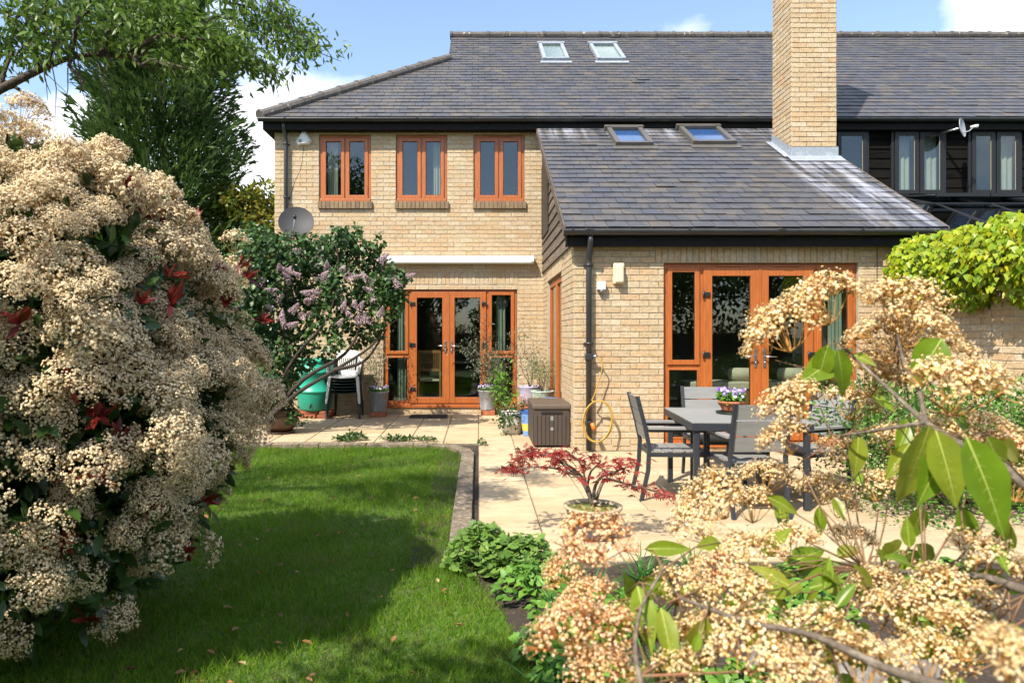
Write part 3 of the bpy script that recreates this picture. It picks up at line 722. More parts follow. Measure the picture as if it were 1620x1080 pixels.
# cheek of weatherboards on the side of the extension
ck = MB(); ck.add([(XS + .03, YE - .1, ZC), (XS + .03, YM - .002, ZC), (XS + .03, YM - .002, zz(YM) - .09), (XS + .03, YE - .1, zz(YE - .1) - .09)], [(0, 1, 2, 3)])
cheek = hpart(ck, 'cheek', M['board_brown'], None)
z = ZC - .03; k = 0
while z < 4.9:
    y0 = max(YE - .12, YLE + (z + .20 + .10 - ZLE) / TL); y0b = max(YE - .12, YLE + (z + .10 - ZLE) / TL)
    if y0b < YM - .1:
        b = MB(); x0 = XS
        vs = [(x0 - .035, y0b, z), (x0 - .035, YM - .01, z), (x0 - .012, YM - .01, z + .20), (x0 - .012, min(y0, YM - .011), z + .20)]
        vs += [(v[0] + .02, v[1], v[2]) for v in vs]
        b.add(vs, [(3, 2, 1, 0), (4, 5, 6, 7), (0, 1, 5, 4), (1, 2, 6, 5), (2, 3, 7, 6), (3, 0, 4, 7)]); hpart(b, 'weatherboard', M['board_brown'], cheek)
    z += .165
# small dark window let into the cheek near the main wall
wn = MB(); wn.box(XS - .045, XS - .012, 10.85, 11.93, 3.05, 3.10); wn.box(XS - .045, XS - .012, 11.88, 11.93, 3.10, 4.3); wn.box(XS - .045, XS - .012, 10.85, 10.9, 3.10, 3.95)
wn.add([(XS - .04, 10.9, 3.1), (XS - .04, 11.88, 3.1), (XS - .04, 11.88, 4.75), (XS - .04, 10.9, 4.13)], [(0, 1, 2, 3)], 1)
hpart(wn, 'side_light', [M['frame_black'], M['fascia']], cheek)
ea = MB(); ea.box(XV0 + .02, XV1 - .02, YLE + .05, YLE + .075, ZLE - .21, ZLE - .02); ea.box(XV0 + .02, XV1 - .02, YLE + .0755, YE - .001, ZLE - .20, ZLE - .185)
ea.box(XV0 + .02, XS - .001, YLE + .0755, YE + .01, ZLE - .2, ZLE - .02)
hpart(ea, 'fascia', M['fascia'], lroof)
gl_ = gutter('gutter', XV0 - .03, XV1 + .05, YLE - .012, ZLE - .028, None, .06)
for px in (905, 932, 1088, 1233, 1360, 1484): gutter_joint(PX(px, YLE), YLE - .012, ZLE - .028, gl_, .03 if px not in (932, 1233) else .10, .064)

# rainwater pipes
def downpipe(px, Y, zt, parent=None):
    x = PX(px, Y); mb = MB(); yb = Y - .075; r = .034
    mb.tube([(x, Y - .20, zt), (x, Y - .20, zt - .08), (x, yb, zt - .26), (x, yb, zt - .32), (x, yb, .02)], r, 14)
    o = hpart(mb, 'downpipe', M['gutter'])
    z = zt - .36
    while z > .2:
        c = MB(); c.tube([(x, yb, z), (x, yb, z + .03)], r + .008, 14); c.box(x - .055, x + .055, Y - .03, Y - .001, z + .002, z + .026); hpart(c, 'pipe_clip', M['gutter'], o); z -= .93
    return o
downpipe(454, YM, 5.06); downpipe(930, YE, 2.56)

# ---- chimney
cb = MB(); cb.box(CHX0 + .008, CHX1 - .008, CHY0 + .008, CHY1 - .008, 3.9, 9.4)
chim = hpart(cb, 'chimney', M['mortar'])
fr = courses(CHX0, CHX1, 4.16, 9.4, [], phase=.0)
tag(bricks_mesh('brickwork', fr, front(CHY0), M['brick'], chim), kind='stuff')
sd = courses(CHY0, CHY1, 3.95, 9.4, [], phase=.1125); sd = [b for b in sd if b[2] > zz((b[0] + b[1]) / 2) + .02]
tag(bricks_mesh('brickwork', sd, sidef(CHX0), M['brick'], chim), kind='stuff')
sd2 = [b for b in courses(CHY0, CHY1, 3.95, 9.4, [], phase=.1125) if b[2] > zz((b[0] + b[1]) / 2) + .02]
tag(bricks_mesh('brickwork', sd2, lambda u, z, d: (CHX1 + d, u, z), M['brick'], chim), kind='stuff')
cc = MB(); cc.box(CHX0 - .06, CHX1 + .06, CHY0 - .06, CHY1 + .06, 9.4, 9.5); cc.lathe([(.0, 9.8), (.10, 9.8), (.12, 9.5)], 16, ((CHX0 + CHX1) / 2, (CHY0 + CHY1) / 2, 0)); hpart(cc, 'chimney_cap', M['terracotta'], chim)
fl = MB(); e = .022
fl.add([(CHX0 - e, CHY0 - e, zz(CHY0) + .02), (CHX1 + e, CHY0 - e, zz(CHY0) + .02), (CHX1 + e, CHY0 - e, zz(CHY0) + .16), (CHX0 - e, CHY0 - e, zz(CHY0) + .16)], [(0, 1, 2, 3)])
for xx in (CHX0 - e, CHX1 + e):
    fl.add([(xx, CHY0 - e, zz(CHY0) + .02), (xx, CHY0 - e, zz(CHY0) + .16), (xx, CHY1, zz(CHY1) + .16), (xx, CHY1, zz(CHY1) + .02)], [(0, 1, 2, 3)])
fl.add([(CHX0 - .09, CHY0 - .20, zz(CHY0 - .20) + .027), (CHX1 + .05, CHY0 - .20, zz(CHY0 - .20) + .027), (CHX1 + .05, CHY0 - e, zz(CHY0) + .028), (CHX0 - .09, CHY0 - e, zz(CHY0) + .028)], [(0, 1, 2, 3)])
fl.add([(CHX0 - .12, CHY0 - .03, zz(CHY0 - .03) + .029), (CHX0 - e, CHY0 - .03, zz(CHY0 - .03) + .029), (CHX0 - e, CHY1, zz(CHY1) + .029), (CHX0 - .12, CHY1, zz(CHY1) + .029)], [(0, 1, 2, 3)])
hpart(fl, 'flashing', M['lead'], chim)

# ---- roof windows
def roof_window(px0, px1, py0, py1, y0, z0, tan, name='roof_window'):
    c = 1 / math.sqrt(1 + tan * tan); s = tan * c
    bl = sky_hit(px0, py1, y0, z0, tan); br = sky_hit(px1, py1, y0, z0, tan); tl = sky_hit(px0, py0, y0, z0, tan)
    w = (br.x - bl.x) * .93; hgt = (tl.y - bl.y) / c; x0 = bl.x + .02
    ex = Vector((1, 0, 0)); ev = Vector((0, c, s)); en = Vector((0, -s, c)); O = Vector((x0, bl.y, z0 + (bl.y - y0) * tan))
    Mx = Matrix(((ex.x, ev.x, en.x, O.x), (ex.y, ev.y, en.y, O.y), (ex.z, ev.z, en.z, O.z), (0, 0, 0, 1)))
    f = MB(); t = .075
    f.box(0, t, 0, hgt, -.02, .085, M=Mx); f.box(w - t, w, 0, hgt, -.02, .085, M=Mx); f.box(t, w - t, 0, t, -.02, .08, 1, M=Mx); f.box(t, w - t, hgt - t * 1.2, hgt, -.02, .095, M=Mx)
    f.box(-.03, w + .03, hgt - .05, hgt + .05, .02, .10, M=Mx); f.box(-.05, w + .05, -.16, -.002, .018, .024, 2, M=Mx)
    fm_ = M['skyframe'] if tan == TL else M['lead']; o = hpart(f, name, [fm_, M['black'], M['lead']]); 
    g = MB(); g.box(t, w - t, t, hgt - t, .045, .055, M=Mx); hpart(g, 'pane', M['glass'], o)
    b = MB(); b.box(t + .003, w - t - .003, t + .003, hgt - t - .003, .026, .034, M=Mx); hpart(b, 'blind', M['sky_reflection'] if tan == TL else M['white'], o)  # on the lean-to its blue stands in for sky mirrored in the glass
    return o
for q in SKY_M: roof_window(*q, YEV, ZEV, TM)
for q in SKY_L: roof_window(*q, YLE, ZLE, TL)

# ---- windows and garden doors
def rect_frame(mb, x0, x1, z0, z1, t, y0, y1, m=0, mh=None):
    mh = m if mh is None else mh
    mb.box(x0, x0 + t, y0, y1, z0, z1, m, ch=.006); mb.box(x1 - t, x1, y0, y1, z0, z1, m, ch=.006)
    mb.box(x0 + t - .004, x1 - t + .004, y0 + .0015, y1 - .001, z0, z0 + t, mh, ch=.006); mb.box(x0 + t - .004, x1 - t + .004, y0 + .0015, y1 - .001, z1 - t, z1, mh, ch=.006)
def pane(parent, x0, x1, z0, z1, y):
    g = MB(); g.box(x0, x1, y - .003, y + .003, z0, z1); o = hpart(g, 'pane', M['glass'], parent)
    b = MB(); rect_frame(b, x0 - .002, x1 + .002, z0 - .002, z1 + .002, .008, y - .008, y - .0035); hpart(b, 'gasket', M['gasket'], parent); return o
WD = [M['wood'], M['wood_h']]
def casement_window(x0, x1, z0, z1, Y):
    yb = Y + .075; f = MB(); rect_frame(f, x0, x1, z0, z1, .055, yb - .05, yb + .03, 0, 1)
    f.box((x0 + x1) / 2 - .035, (x0 + x1) / 2 + .035, yb - .049, yb + .029, z0 + .055, z1 - .055); f.box(x0 + .008, x1 - .008, yb - .085, yb - .0505, z0 + .001, z0 + .05, 1, ch=.006)
    w = hpart(f, 'window', WD); xm = (x0 + x1) / 2
    for a, b in ((x0 + .05, xm - .012), (xm + .012, x1 - .05)):
        s = MB(); rect_frame(s, a, b, z0 + .053, z1 - .053, .062, yb - .068, yb - .012, 0, 1); hpart(s, 'sash', WD, w); pane(w, a + .062, b - .062, z0 + .115, z1 - .115, yb - .04)
    v = MB(); v.box(xm - .22, xm + .22, yb - .062, yb - .05, z1 - .035, z1 - .02, 0, ch=.003); hpart(v, 'trickle_vent', M['wood_h'], w)
    return w
def sill_bricks(x0, x1, z1, Y):
    sl = MB(); n = round((x1 - x0) / .075); w = (x1 - x0) / n
    o = MB(); o.box(x0 + .01, x1 - .01, Y - .035, Y + .05, z1 - .12, z1 - .004); s = hpart(o, 'window_sill', M['mortar'])
    for i in range(n):
        b = MB(); b.box(x0 + i * w + .004, x0 + (i + 1) * w - .004, Y - .05 - random.uniform(0, .004), Y + .06, z1 - .125, z1, ch=.004); hpart(b, 'sill_brick', M['brick_brown'], s)
for a, b in WIN: casement_window(a + .004, b - .004, WZ0 + .004, WZ1 - .004, YM); sill_bricks(a - .02, b + .03, WZ0, YM)
def lever(x, z, y, s, parent):
    h = MB(); h.box(x - .016, x + .016, y - .012, y, z - .11, z + .11, ch=.004); h.tube([(x, y - .012, z + .02), (x, y - .05, z + .02), (x + s * .13, y - .052, z + .018)], .009, 8); h.tube([(x, y - .02, z - .05), (x, y - .01, z - .05)], .011, 8); hpart(h, 'door_handle', M['steel'], parent)
def hinge(x, z, y, parent):
    h = MB(); h.box(x - .04, x + .045, y - .018, y, z - .03, z + .03, ch=.004); h.tube([(x - .035, y - .02, z - .045), (x - .035, y - .02, z + .045)], .012, 8); hpart(h, 'hinge', M['black'], parent)
def garden_doors(x0, x1, z0, z1, Y, splits, ztr, step):
    """splits: left side light | door | door | right side light edges"""
    yb = Y + .085; f = MB(); t = .055
    rect_frame(f, x0, x1, z0, z1, t, yb - .045, yb + .035, 0, 1)
    a, b, c = splits
    for s in (a, c): f.box(s - .03, s + .03, yb - .044, yb + .034, z0 + t, z1 - t)
    for p, q in ((x0 + t, a - .03), (c + .03, x1 - t)): f.box(p, q, yb - .043, yb + .033, ztr - .03, ztr + .03, 1)
    f.box(x0 - .0, x1 + .0, Y - .03, yb - .0455, z0 - .045, z0 + .012, 1, ch=.006)
    unit = hpart(f, 'garden_doors', WD)
    for p, q in ((x0 + t - .008, a - .022), (c + .022, x1 - t + .008)):
        s = MB(); rect_frame(s, p, q, ztr + .022, z1 - t + .008, .058, yb - .064, yb - .01, 0, 1); hpart(s, 'side_sash', WD, unit); pane(unit, p + .058, q - .058, ztr + .08, z1 - t - .05, yb - .036)
        s = MB(); rect_frame(s, p + .004, q - .004, z0 + t - .008, ztr - .022, .022, yb - .05, yb - .01, 0, 1); hpart(s, 'bead', WD, unit); pane(unit, p + .026, q - .026, z0 + t + .014, ztr - .044, yb - .03)
    for k, (p, q) in enumerate(((a + .022, b - .004), (b + .004, c - .022))):
        s = MB(); rect_frame(s, p, q, z0 + .03, z1 - t + .008, .105, yb - .07, yb - .005, 0, 1); d = hpart(s, 'door', WD, unit)
        pane(unit, p + .105, q - .105, z0 + .135, z1 - t - .097, yb - .04)
        lever(q - .05 if k == 0 else p + .05, z0 + 1.02, yb - .07, -1 if k == 0 else 1, unit)
        for zz_ in (z0 + .28, z0 + 1.06, z0 + 1.78): hinge(p + .03 if k == 0 else q - .03, zz_, yb - .07, unit)
        v = MB(); xm = (p + q) / 2; v.box(xm - .17, xm + .17, yb - .058, yb - .045, z1 - .038, z1 - .02, ch=.003); hpart(v, 'trickle_vent', M['wood_h'], unit)
    if b: s = MB(); s.box(b - .014, b + .014, yb - .078, yb - .0705, z0 + .04, z1 - t); hpart(s, 'meeting_stile', M['wood'], unit)
    return unit
garden_doors(DM[0] + .004, DM[1] - .004, DM[2], DM[3] - .004, YM, [PX(648, YM), PX(709.5, YM), PX(771, YM)], PZ(562, YM), True)
garden_doors(DE[0] + .004, DE[1] - .004, DE[2] + .03, DE[3] - .004, YE, [PX(1111, YE), PX(1203, YE), PX(1291, YE)], PZ(580, YE), False)
# tall window in the side wall of the extension
f = MB(); ya, yb2, za, zb = SWIN; xo = XS + .05
def side_rect(mb, y0, y1, z0, z1, t, x0, x1):
    mb.box(x0, x1, y0, y0 + t, z0, z1, ch=.006); mb.box(x0, x1, y1 - t, y1, z0, z1, ch=.006); mb.box(x0 + .0015, x1, y0 + t - .004, y1 - t + .004, z0, z0 + t, ch=.006); mb.box(x0 + .0015, x1, y0 + t - .004, y1 - t + .004, z1 - t, z1, ch=.006)
side_rect(f, ya + .004, yb2 - .004, za, zb - .004, .06, xo, xo + .08); ym = (ya + yb2) / 2; f.box(xo + .002, xo + .078, ym - .035, ym + .035, za + .06, zb - .064)
sw = hpart(f, 'side_window', WD)
for p, q in ((ya + .055, ym - .02), (ym + .02, yb2 - .055)):
    s = MB(); side_rect(s, p, q, za + .05, zb - .055, .06, xo - .018, xo + .04); hpart(s, 'sash', WD, sw)
    g = MB(); g.box(xo + .01, xo + .016, p + .06, q - .06, za + .11, zb - .115); hpart(g, 'pane', M['glass'], sw)

# ---- rooms behind the glass
rm = MB()
def room(x0, x1, y0, y1, z0, z1):
    rm.add([(x0, y0, z0), (x1, y0, z0), (x1, y1, z0), (x0, y1, z0)], [(0, 1, 2, 3)], 1)
    rm.add([(x0, y0, z1), (x1, y0, z1), (x1, y1, z1), (x0, y1, z1)], [(3, 2, 1, 0)], 0)
    rm.add([(x0, y1, z0), (x1, y1, z0), (x1, y1, z1), (x0, y1, z1)], [(0, 1, 2, 3)], 0)
    rm.add([(x0, y0, z0), (x0, y1, z0), (x0, y1, z1), (x0, y0, z1)], [(0, 1, 2, 3)], 0); rm.add([(x1, y0, z0), (x1, y1, z0), (x1, y1, z1), (x1, y0, z1)], [(3, 2, 1, 0)], 0)
room(XL + .29, 1.10, YM + .285, 17.5, .12, 2.45); room(XL + .29, 5.4, YM + .285, 17, 2.75, 5.0); room(XS + .262, XE1 - .262, YE + .262, YM - .01, .05, 2.48)
hpart(rm, 'room', [M['intwall'], M['intfloor']])
def curtain(name, x0, x1, z0, z1, y, m, folds, parent=None, amp=.025):
    mb = MB(); n = folds * 6; vs = []
    for i in range(n + 1):
        u = i / n; x = x0 + (x1 - x0) * u; yy = y + amp * math.sin(u * folds * 2 * math.pi) + amp * .4 * math.sin(u * folds * 3.3)
        vs += [(x, yy, z0), (x + random.uniform(-.004, .004), yy * .3 + y * .7, z1)]
    mb.add(vs, [(2 * i, 2 * i + 2, 2 * i + 3, 2 * i + 1) for i in range(n)], sm=True); return hpart(mb, name, m, parent)
for a, b, s in ((WIN[0][0] + .12, WIN[0][0] + .30, 0), (WIN[1][1] - .26, WIN[1][1] - .09, 0)): curtain('curtain', a, b, 3.73, 4.88, YM + .17, M['curtain'], 4)
curtain('curtain', PX(627, YM), PX(641, YM), .2, 2.15, YM + .19, M['curtain_g'], 3); curtain('curtain', PX(786, YM), PX(800, YM), .2, 2.15, YM + .19, M['curtain_g'], 3)
curtain('curtain', PX(1322, YE), PX(1345, YE), .12, 2.2, YE + .19, M['curtain_g'], 4)

# ================================================================== THE NEIGHBOURING HOUSE
nb = tag(empty('weatherboarded_house', (8.5, YM, 0)), 'neighbouring house clad in black weatherboards, joined to the brick house', 'house')
NO = Vector((8.5, YM, 0))
def npart(mb, name, mats, parent=None):
    mb.v = [(v[0] - 8.5, v[1] - YM, v[2]) for v in mb.v]; return mb.build(name, mats, parent or nb)
NW = [(PX(1320, YM), PX(1366, YM)), (PX(1410, YM), PX(1487, YM)), (PX(1531, YM), PX(1606, YM))]; NZ0, NZ1 = PZ(309, YM), PZ(210, YM)
z = 2.6; YB = YM - .03
nwl = MB(); wall_with_holes(5.21, 14.0, -.1, 5.12, [(a, b, NZ0, NZ1) for a, b in NW], lambda a, b, c, d: nwl.box(a, b, YM, YM + .2, c, d)); npart(nwl, 'wall', M['board_black'])
while z < 4.92:
    segs = [(5.2, 12.6)]
    if z + .17 > NZ0 - .03 and z < NZ1 + .03:
        for a, b in NW: segs = cut(segs, a - .05, b + .05)
    for a, b in segs:
        m = MB(); j = random.uniform(-.004, .004)
        vs = [(a, YB - .028 + j, z), (b, YB - .028 + j, z), (b, YB - .006, z + .19), (a, YB - .006, z + .19)]; vs += [(x, y + .02, zz_) for x, y, zz_ in vs]
        m.add(vs, [(0, 1, 2, 3), (7, 6, 5, 4), (0, 4, 5, 1), (1, 5, 6, 2), (3, 2, 6, 7), (0, 3, 7, 4)]); npart(m, 'weatherboard', M['board_black'])
    z += .17
for a, b in NW:
    f = MB(); yf = YB - .05; rect_frame(f, a - .05, b + .05, NZ0 - .05, NZ1 + .04, .05, yf - .01, YB + .06); f.box(a - .08, b + .08, yf - .05, yf - .011, NZ0 - .075, NZ0 - .04)
    xm = (a + b) / 2
    if b - a > .6: f.box(xm - .02, xm + .02, yf - .008, YB + .05, NZ0, NZ1 - .01)
    w = npart(f, 'window', M['frame_black'])
    parts = ((a, xm - .012), (xm + .012, b)) if b - a > .6 else ((a, b),)
    for p, q in parts:
        s = MB(); rect_frame(s, p, q, NZ0 + .002, NZ1 - .012, .07, yf - .035, yf + .005); npart(s, 'sash', M['frame_black'], w)
        g = MB(); g.box(p + .07, q - .07, yf - .018, yf - .012, NZ0 + .072, NZ1 - .082); npart(g, 'pane', M['glass'], w)
        rd = MB(); rect_frame(rd, p + .068, q - .068, NZ0 + .07, NZ1 - .08, .006, yf - .022, yf - .0185); npart(rd, 'glazing_bead', M['offwhite'], w)
    if b - a > .6:
        for u0, u1 in ((.02, .42), (.55, .98)) if a < 8 else ((.55, 1.0),):
            mb = MB(); n = 24; vs = []
            for i in range(n + 1):
                u = i / n; x = a + (b - a) * (u0 + (u1 - u0) * u); yy = YB + .10 + .012 * math.sin(u * 25); vs += [(x, yy, NZ0 + .005), (x, yy, NZ1 - .01)]
            mb.add(vs, [(2 * i, 2 * i + 2, 2 * i + 3, 2 * i + 1) for i in range(n)], sm=True); npart(mb, 'curtain', M['curtain'], w)
r = MB(); r.box(5.3, 12.5, YB + 1.6, YB + 1.62, NZ0 - .6, NZ1 + .1); npart(r, 'room_back', M['intwall'])
# glazed lean-to roof below the neighbour's windows
gh = tag(empty('glass_lean_to', (7.5, 11, 0)), 'grey framed glass lean-to roof with open vents behind the ivy', 'glass roof')
def gpart(mb, name, mats): mb.v = [(v[0] - 7.5, v[1] - 11, v[2]) for v in mb.v]; return mb.build(name, mats, gh)
gy = [11.93, 11.0, 9.5]; gz = [3.74, 3.46, 2.80]; gxs = [5.62 + i * .88 for i in range(7)]
for x in gxs:
    b = MB(); b.tube([(x, y, z + .02) for y, z in zip(gy, gz)], .028, 4, sm=False); gpart(b, 'rafter', M['frame_black'])
for k in range(3):
    b = MB(); b.box(5.6, 10.95, gy[k] - .03, gy[k] + .03, gz[k] - .02, gz[k] + .05); gpart(b, 'purlin', M['frame_black'])
for i in range(6):
    for k in range(2):
        g = MB(); a, b = gxs[i] + .03, gxs[i + 1] - .03; up = .16 if (k == 0 and i in (2, 3)) else 0
        vs = [(a, gy[k + 1] + .03, gz[k + 1] + .03 + up), (b, gy[k + 1] + .03, gz[k + 1] + .03 + up), (b, gy[k] - .03, gz[k] + .03), (a, gy[k] - .03, gz[k] + .03)]; vs += [(x, y, z - .008) for x, y, z in vs]
        g.add(vs, [(0, 1, 2, 3), (7, 6, 5, 4), (0, 4, 5, 1), (1, 5, 6, 2), (2, 6, 7, 3), (3, 7, 4, 0)]); gpart(g, 'pane', M['roofglass'])
        if up:
            f = MB(); f.box(a - .02, b + .02, gy[1] + .01, gy[1] + .05, gz[1] + up - .005, gz[1] + up + .05); f.tube([(a, gy[1] + .03, gz[1] + up + .02), (a, gy[0] - .02, gz[0] + .04)], .02, 4); f.tube([(b, gy[1] + .03, gz[1] + up + .02), (b, gy[0] - .02, gz[0] + .04)], .02, 4); gpart(f, 'vent_frame', M['frame_black'])
b = MB(); b.box(5.6, 5.68, 9.5, 11.9, -.1, 2.7); b.box(10.9, 10.98, 9.5, 11.9, -.1, 2.7); b.box(5.69, 10.89, 9.46, 9.53, -.1, 2.72); gpart(b, 'base_wall', M['intwall'])

# ================================================================== GARDEN WALL on the right
gw = tag(empty('garden_wall', (5.0, 8.15, 0)), 'buff brick boundary wall under the ivy at the right', 'wall')
wd = Vector((.27, -1.0, 0)).normalized(); wn_ = Vector((-wd.y * -1, 0, 0)); wnrm = Vector((-1.0, -.27, 0)).normalized()
def wmap(u, z, d): p = wd * u + wnrm * (d + .0); return (p.x, p.y, z)
body = MB(); ths = .22
vs = [wmap(0.02, z, 0) for z in (-.1, 2.2)] + [wmap(5.2, z, 0) for z in (-.1, 2.2)] + [wmap(0.02, z, -ths) for z in (-.1, 2.2)] + [wmap(5.2, z, -ths) for z in (-.1, 2.2)]
body.add(vs, [(0, 2, 3, 1), (4, 5, 7, 6), (1, 3, 7, 5), (0, 1, 5, 4), (2, 6, 7, 3)]); body.build('wall_core', M['mortar'], gw)
lst = courses(0.02, 5.2, 0, 2.2, []); bs = MB(); show = [b for b in lst if b[0] < 2.2 and 1.0 < b[2] < 1.9]; rest = [b for b in lst if b not in show]
def wall_brick(mb, b):
    p, q, a, c = b; d = random.uniform(.003, .010); e = .004
    co = [(p, a), (q, a), (q, c), (p, c)]; ci = [(p + e, a + e), (q - e, a + e), (q - e, c - e), (p + e, c - e)]
    vs = [wmap(u, z, -.03) for u, z in co] + [wmap(u, z, d - .003) for u, z in co] + [wmap(u, z, d) for u, z in ci]; fs = []
    for i in range(4): k = (i + 1) % 4; fs += [(i, k, 4 + k, 4 + i), (4 + i, 4 + k, 8 + k, 8 + i)]
    mb.add(vs, fs + [(8, 9, 10, 11)])
for b in show[:290]: m = MB(); wall_brick(m, b); m.build('brick', M['brick'], gw)
for b in rest + show[290:]: wall_brick(bs, b)
tag(bs.build('brickwork', M['brick'], gw), kind='stuff')
cp = MB()
for i in range(23): cp.box(-.13 + 0, .13, i * .226 + .03, i * .226 + .25, 2.2, 2.265, M=Matrix.Translation(wd * 0) @ Matrix.Rotation(math.atan2(-wd.x, wd.y), 4, 'Z') @ Matrix.Translation((.11, 0, 0)))
cp.build('coping', M['brick'], gw)

# ================================================================== THINGS FIXED TO THE HOUSE
# awning cassette
a0, a1 = PX(598, YM - .1), PX(842, YM - .1); za = PZ(411.5, YM - .1)
aw = tag(empty('awning', ((a0 + a1) / 2, YM, za)), 'long white rolled-up awning cassette above the garden doors', 'awning')
m = MB(); n = 14; vs = []; prof = [(0, .075), (-.07, .078), (-.135, .06), (-.165, .02), (-.165, -.03), (-.14, -.06), (-.09, -.072), (0, -.06)]
L_ = (a1 - a0) / 2
for x in (-L_, L_): vs += [(x, y - .012, z) for y, z in prof]
k = len(prof); m.add(vs, [(i, i + 1, k + i + 1, k + i) for i in range(k - 1)], sm=True); m.build('cassette', M['white'], aw)
for s in (-1, 1):
    e = MB(); vs = [(s * L_, y * 1.06 - .012, z * 1.08) for y, z in prof] + [(s * (L_ + .025), y * 1.06 - .012, z * 1.08) for y, z in prof]
    e.add(vs, [tuple(range(k)), tuple(range(k, 2 * k))] + [(i, (i + 1) % k, k + (i + 1) % k, k + i) for i in range(k)]); e.build('end_cap', M['white'], aw)
fb = MB(); fb.box(-L_ + .02, L_ - .02, -.172, -.1785, -.052, -.012, ch=.003); fb.build('front_bar', M['white'], aw)
# burglar alarm box
al = tag(empty('alarm_box', (PX(481, YM), YM - .002, PZ(222, YM))), 'white hexagonal alarm box high on the brick wall', 'alarm box')
m = MB(); o_ = [(-.02, .15), (.05, .15), (.15, -.02), (.10, -.09), (-.10, -.11), (-.14, -.05)]
vs = [(x, 0, z) for x, z in o_] + [(x * .92, -.06, z * .92) for x, z in o_] + [(x * .72, -.085, z * .72) for x, z in o_]
fs = [tuple(range(12, 18))]; 
for i in range(6): j = (i + 1) % 6; fs += [(i, j, 6 + j, 6 + i), (6 + i, 6 + j, 12 + j, 12 + i)]
m.add(vs, fs); m.build('cover', M['white'], al)
m = MB(); m.tube([(-.05, -.086, -.03), (-.05, -.095, -.03)], .03, 12); m.build('strobe', M['dishgrey'], al)
c = MB(); c.tube([(0, -.006, -.1), (-.05, -.006, -.5), (-.17, -.006, -.75), (-.35, -.006, -1.4)], .004, 5); c.build('cable', M['black'], al)
# satellite dishes
def dish(name, label, c, R, aim, m, arm, wall, rx=1.0):
    d = tag(empty(name, c), label, 'satellite dish', 'satellite dishes on the house walls')
    aim = Vector(aim).normalized(); q = Vector((0, 0, 1)).rotation_difference(aim)
    mb = MB(); prof = [(R * t, .22 * R * t * t) for t in (0, .2, .4, .6, .8, .95, 1.0)] + [(R * 1.015, .22 * R + .004), (R, .22 * R - .012)] + [(R * t, .22 * R * t * t - .008) for t in (.9, .5, .1)]
    mb.lathe(prof, 32); mb.v = [tuple(q @ Vector((v[0] * rx, v[1], v[2]))) for v in mb.v]; mb.build('reflector', m, d)
    s = MB(); lo = q @ Vector((0, -R * .95, .2 * R)) if (q @ Vector((0, -1, 0))).z < (q @ Vector((0, 1, 0))).z else q @ Vector((0, R * .95, .2 * R))
    tip = aim * R * 1.15 + Vector((0, 0, -R * .25)); s.tube([lo, lo.lerp(tip, .6) + Vector((0, 0, -.03)), tip], .011, 6); s.build('feed_arm', M['dishgrey'], d)
    l = MB(); dr = (-aim + Vector((0, 0, .2))).normalized(); l.tube([tip - dr * .06, tip - dr * .02, tip + dr * .05], [.028, .03, .02], 12); l.build('receiver', M['white'] if m is M['dishgrey'] else M['black'], d)
    b = MB(); b.tube([Vector((0, 0, 0)) - aim * .02, Vector(wall) * .5 - aim * .02, Vector(wall)], .02, 8); b.build('wall_bracket', M['steel'], d)
    return d
dish('satellite_dish', 'dark grey satellite dish above the lilac beside the downpipe', P(469, 354, YM - .42), .29, (.18, -1, .42), M['dishmesh'], 1, (.18, .42, -.30), 1.0)
dish('satellite_dish', 'pale grey satellite dish on the black weatherboards', P(1519, 203, YM - .5), .17, (.75, -.85, .15), M['dishgrey'], 1, (-.12, .46, .03), .9)
# lamp and sensor on the extension wall
wl = tag(empty('wall_light', (PX(978, YE), YE - .001, PZ(433, YE))), 'cream bulkhead wall light beside the extension doors', 'wall light')
m = MB(); m.box(-.065, .065, -.05, 0, -.125, .125, ch=.012); m.build('base', M['offwhite'], wl); m = MB(); m.box(-.05, .05, -.105, -.0505, -.115, .10, ch=.02); m.build('cover', M['offwhite'], wl)
sn = tag(empty('motion_sensor', (PX(950, YE), YE - .001, PZ(453, YE))), 'small white motion sensor box beside the black downpipe', 'sensor')
m = MB(); m.box(-.05, .05, -.085, 0, -.045, .055, ch=.008); m.build('housing', M['white'], sn); m = MB(); m.tube([(.0, -.05, -.046), (.0, -.055, -.075)], [.035, .02], 12); m.build('lens', M['dishgrey'], sn)
# hose on the downpipe
hs = tag(empty('garden_hose', (PX(930, YE), YE - .12, PZ(563, YE))), 'yellow garden hose coiled on the black downpipe', 'hose')
m = MB(); pts = [(.10, -.01, -.01), (.14, -.02, -.06), (.145, -.02, -.14), (.11, -.01, -.28), (.06, -.0, -.45), (.03, .0, -.52)]
R_ = .21
for t in range(0, 37):
    an = math.radians(100 - t * 20); r = R_ * (1 + .05 * math.sin(t * .7)); pts.append((.10 + r * math.cos(an) * .82 - .02 * (t > 18), -.035 - .012 * (t % 18) / 18 - .012 * (t > 18), -.76 + r * math.sin(an) * 1.12))
cur = bpy.data.curves.new('hc', 'CURVE'); 
def smooth_pts(p, n=4):
    p = [Vector(x) for x in p]; o = []
    for i in range(len(p) - 1):
        p0, p1, p2, p3 = p[max(i - 1, 0)], p[i], p[i + 1], p[min(i + 2, len(p) - 1)]
        for k in range(n):
            t = k / n; o.append(.5 * ((2 * p1) + (-p0 + p2) * t + (2 * p0 - 5 * p1 + 4 * p2 - p3) * t * t + (-p0 + 3 * p1 - 3 * p2 + p3) * t ** 3))
    return o + [p[-1]]
m.tube(smooth_pts(pts), .0075, 8); m.build('tube', M['hose'], hs)
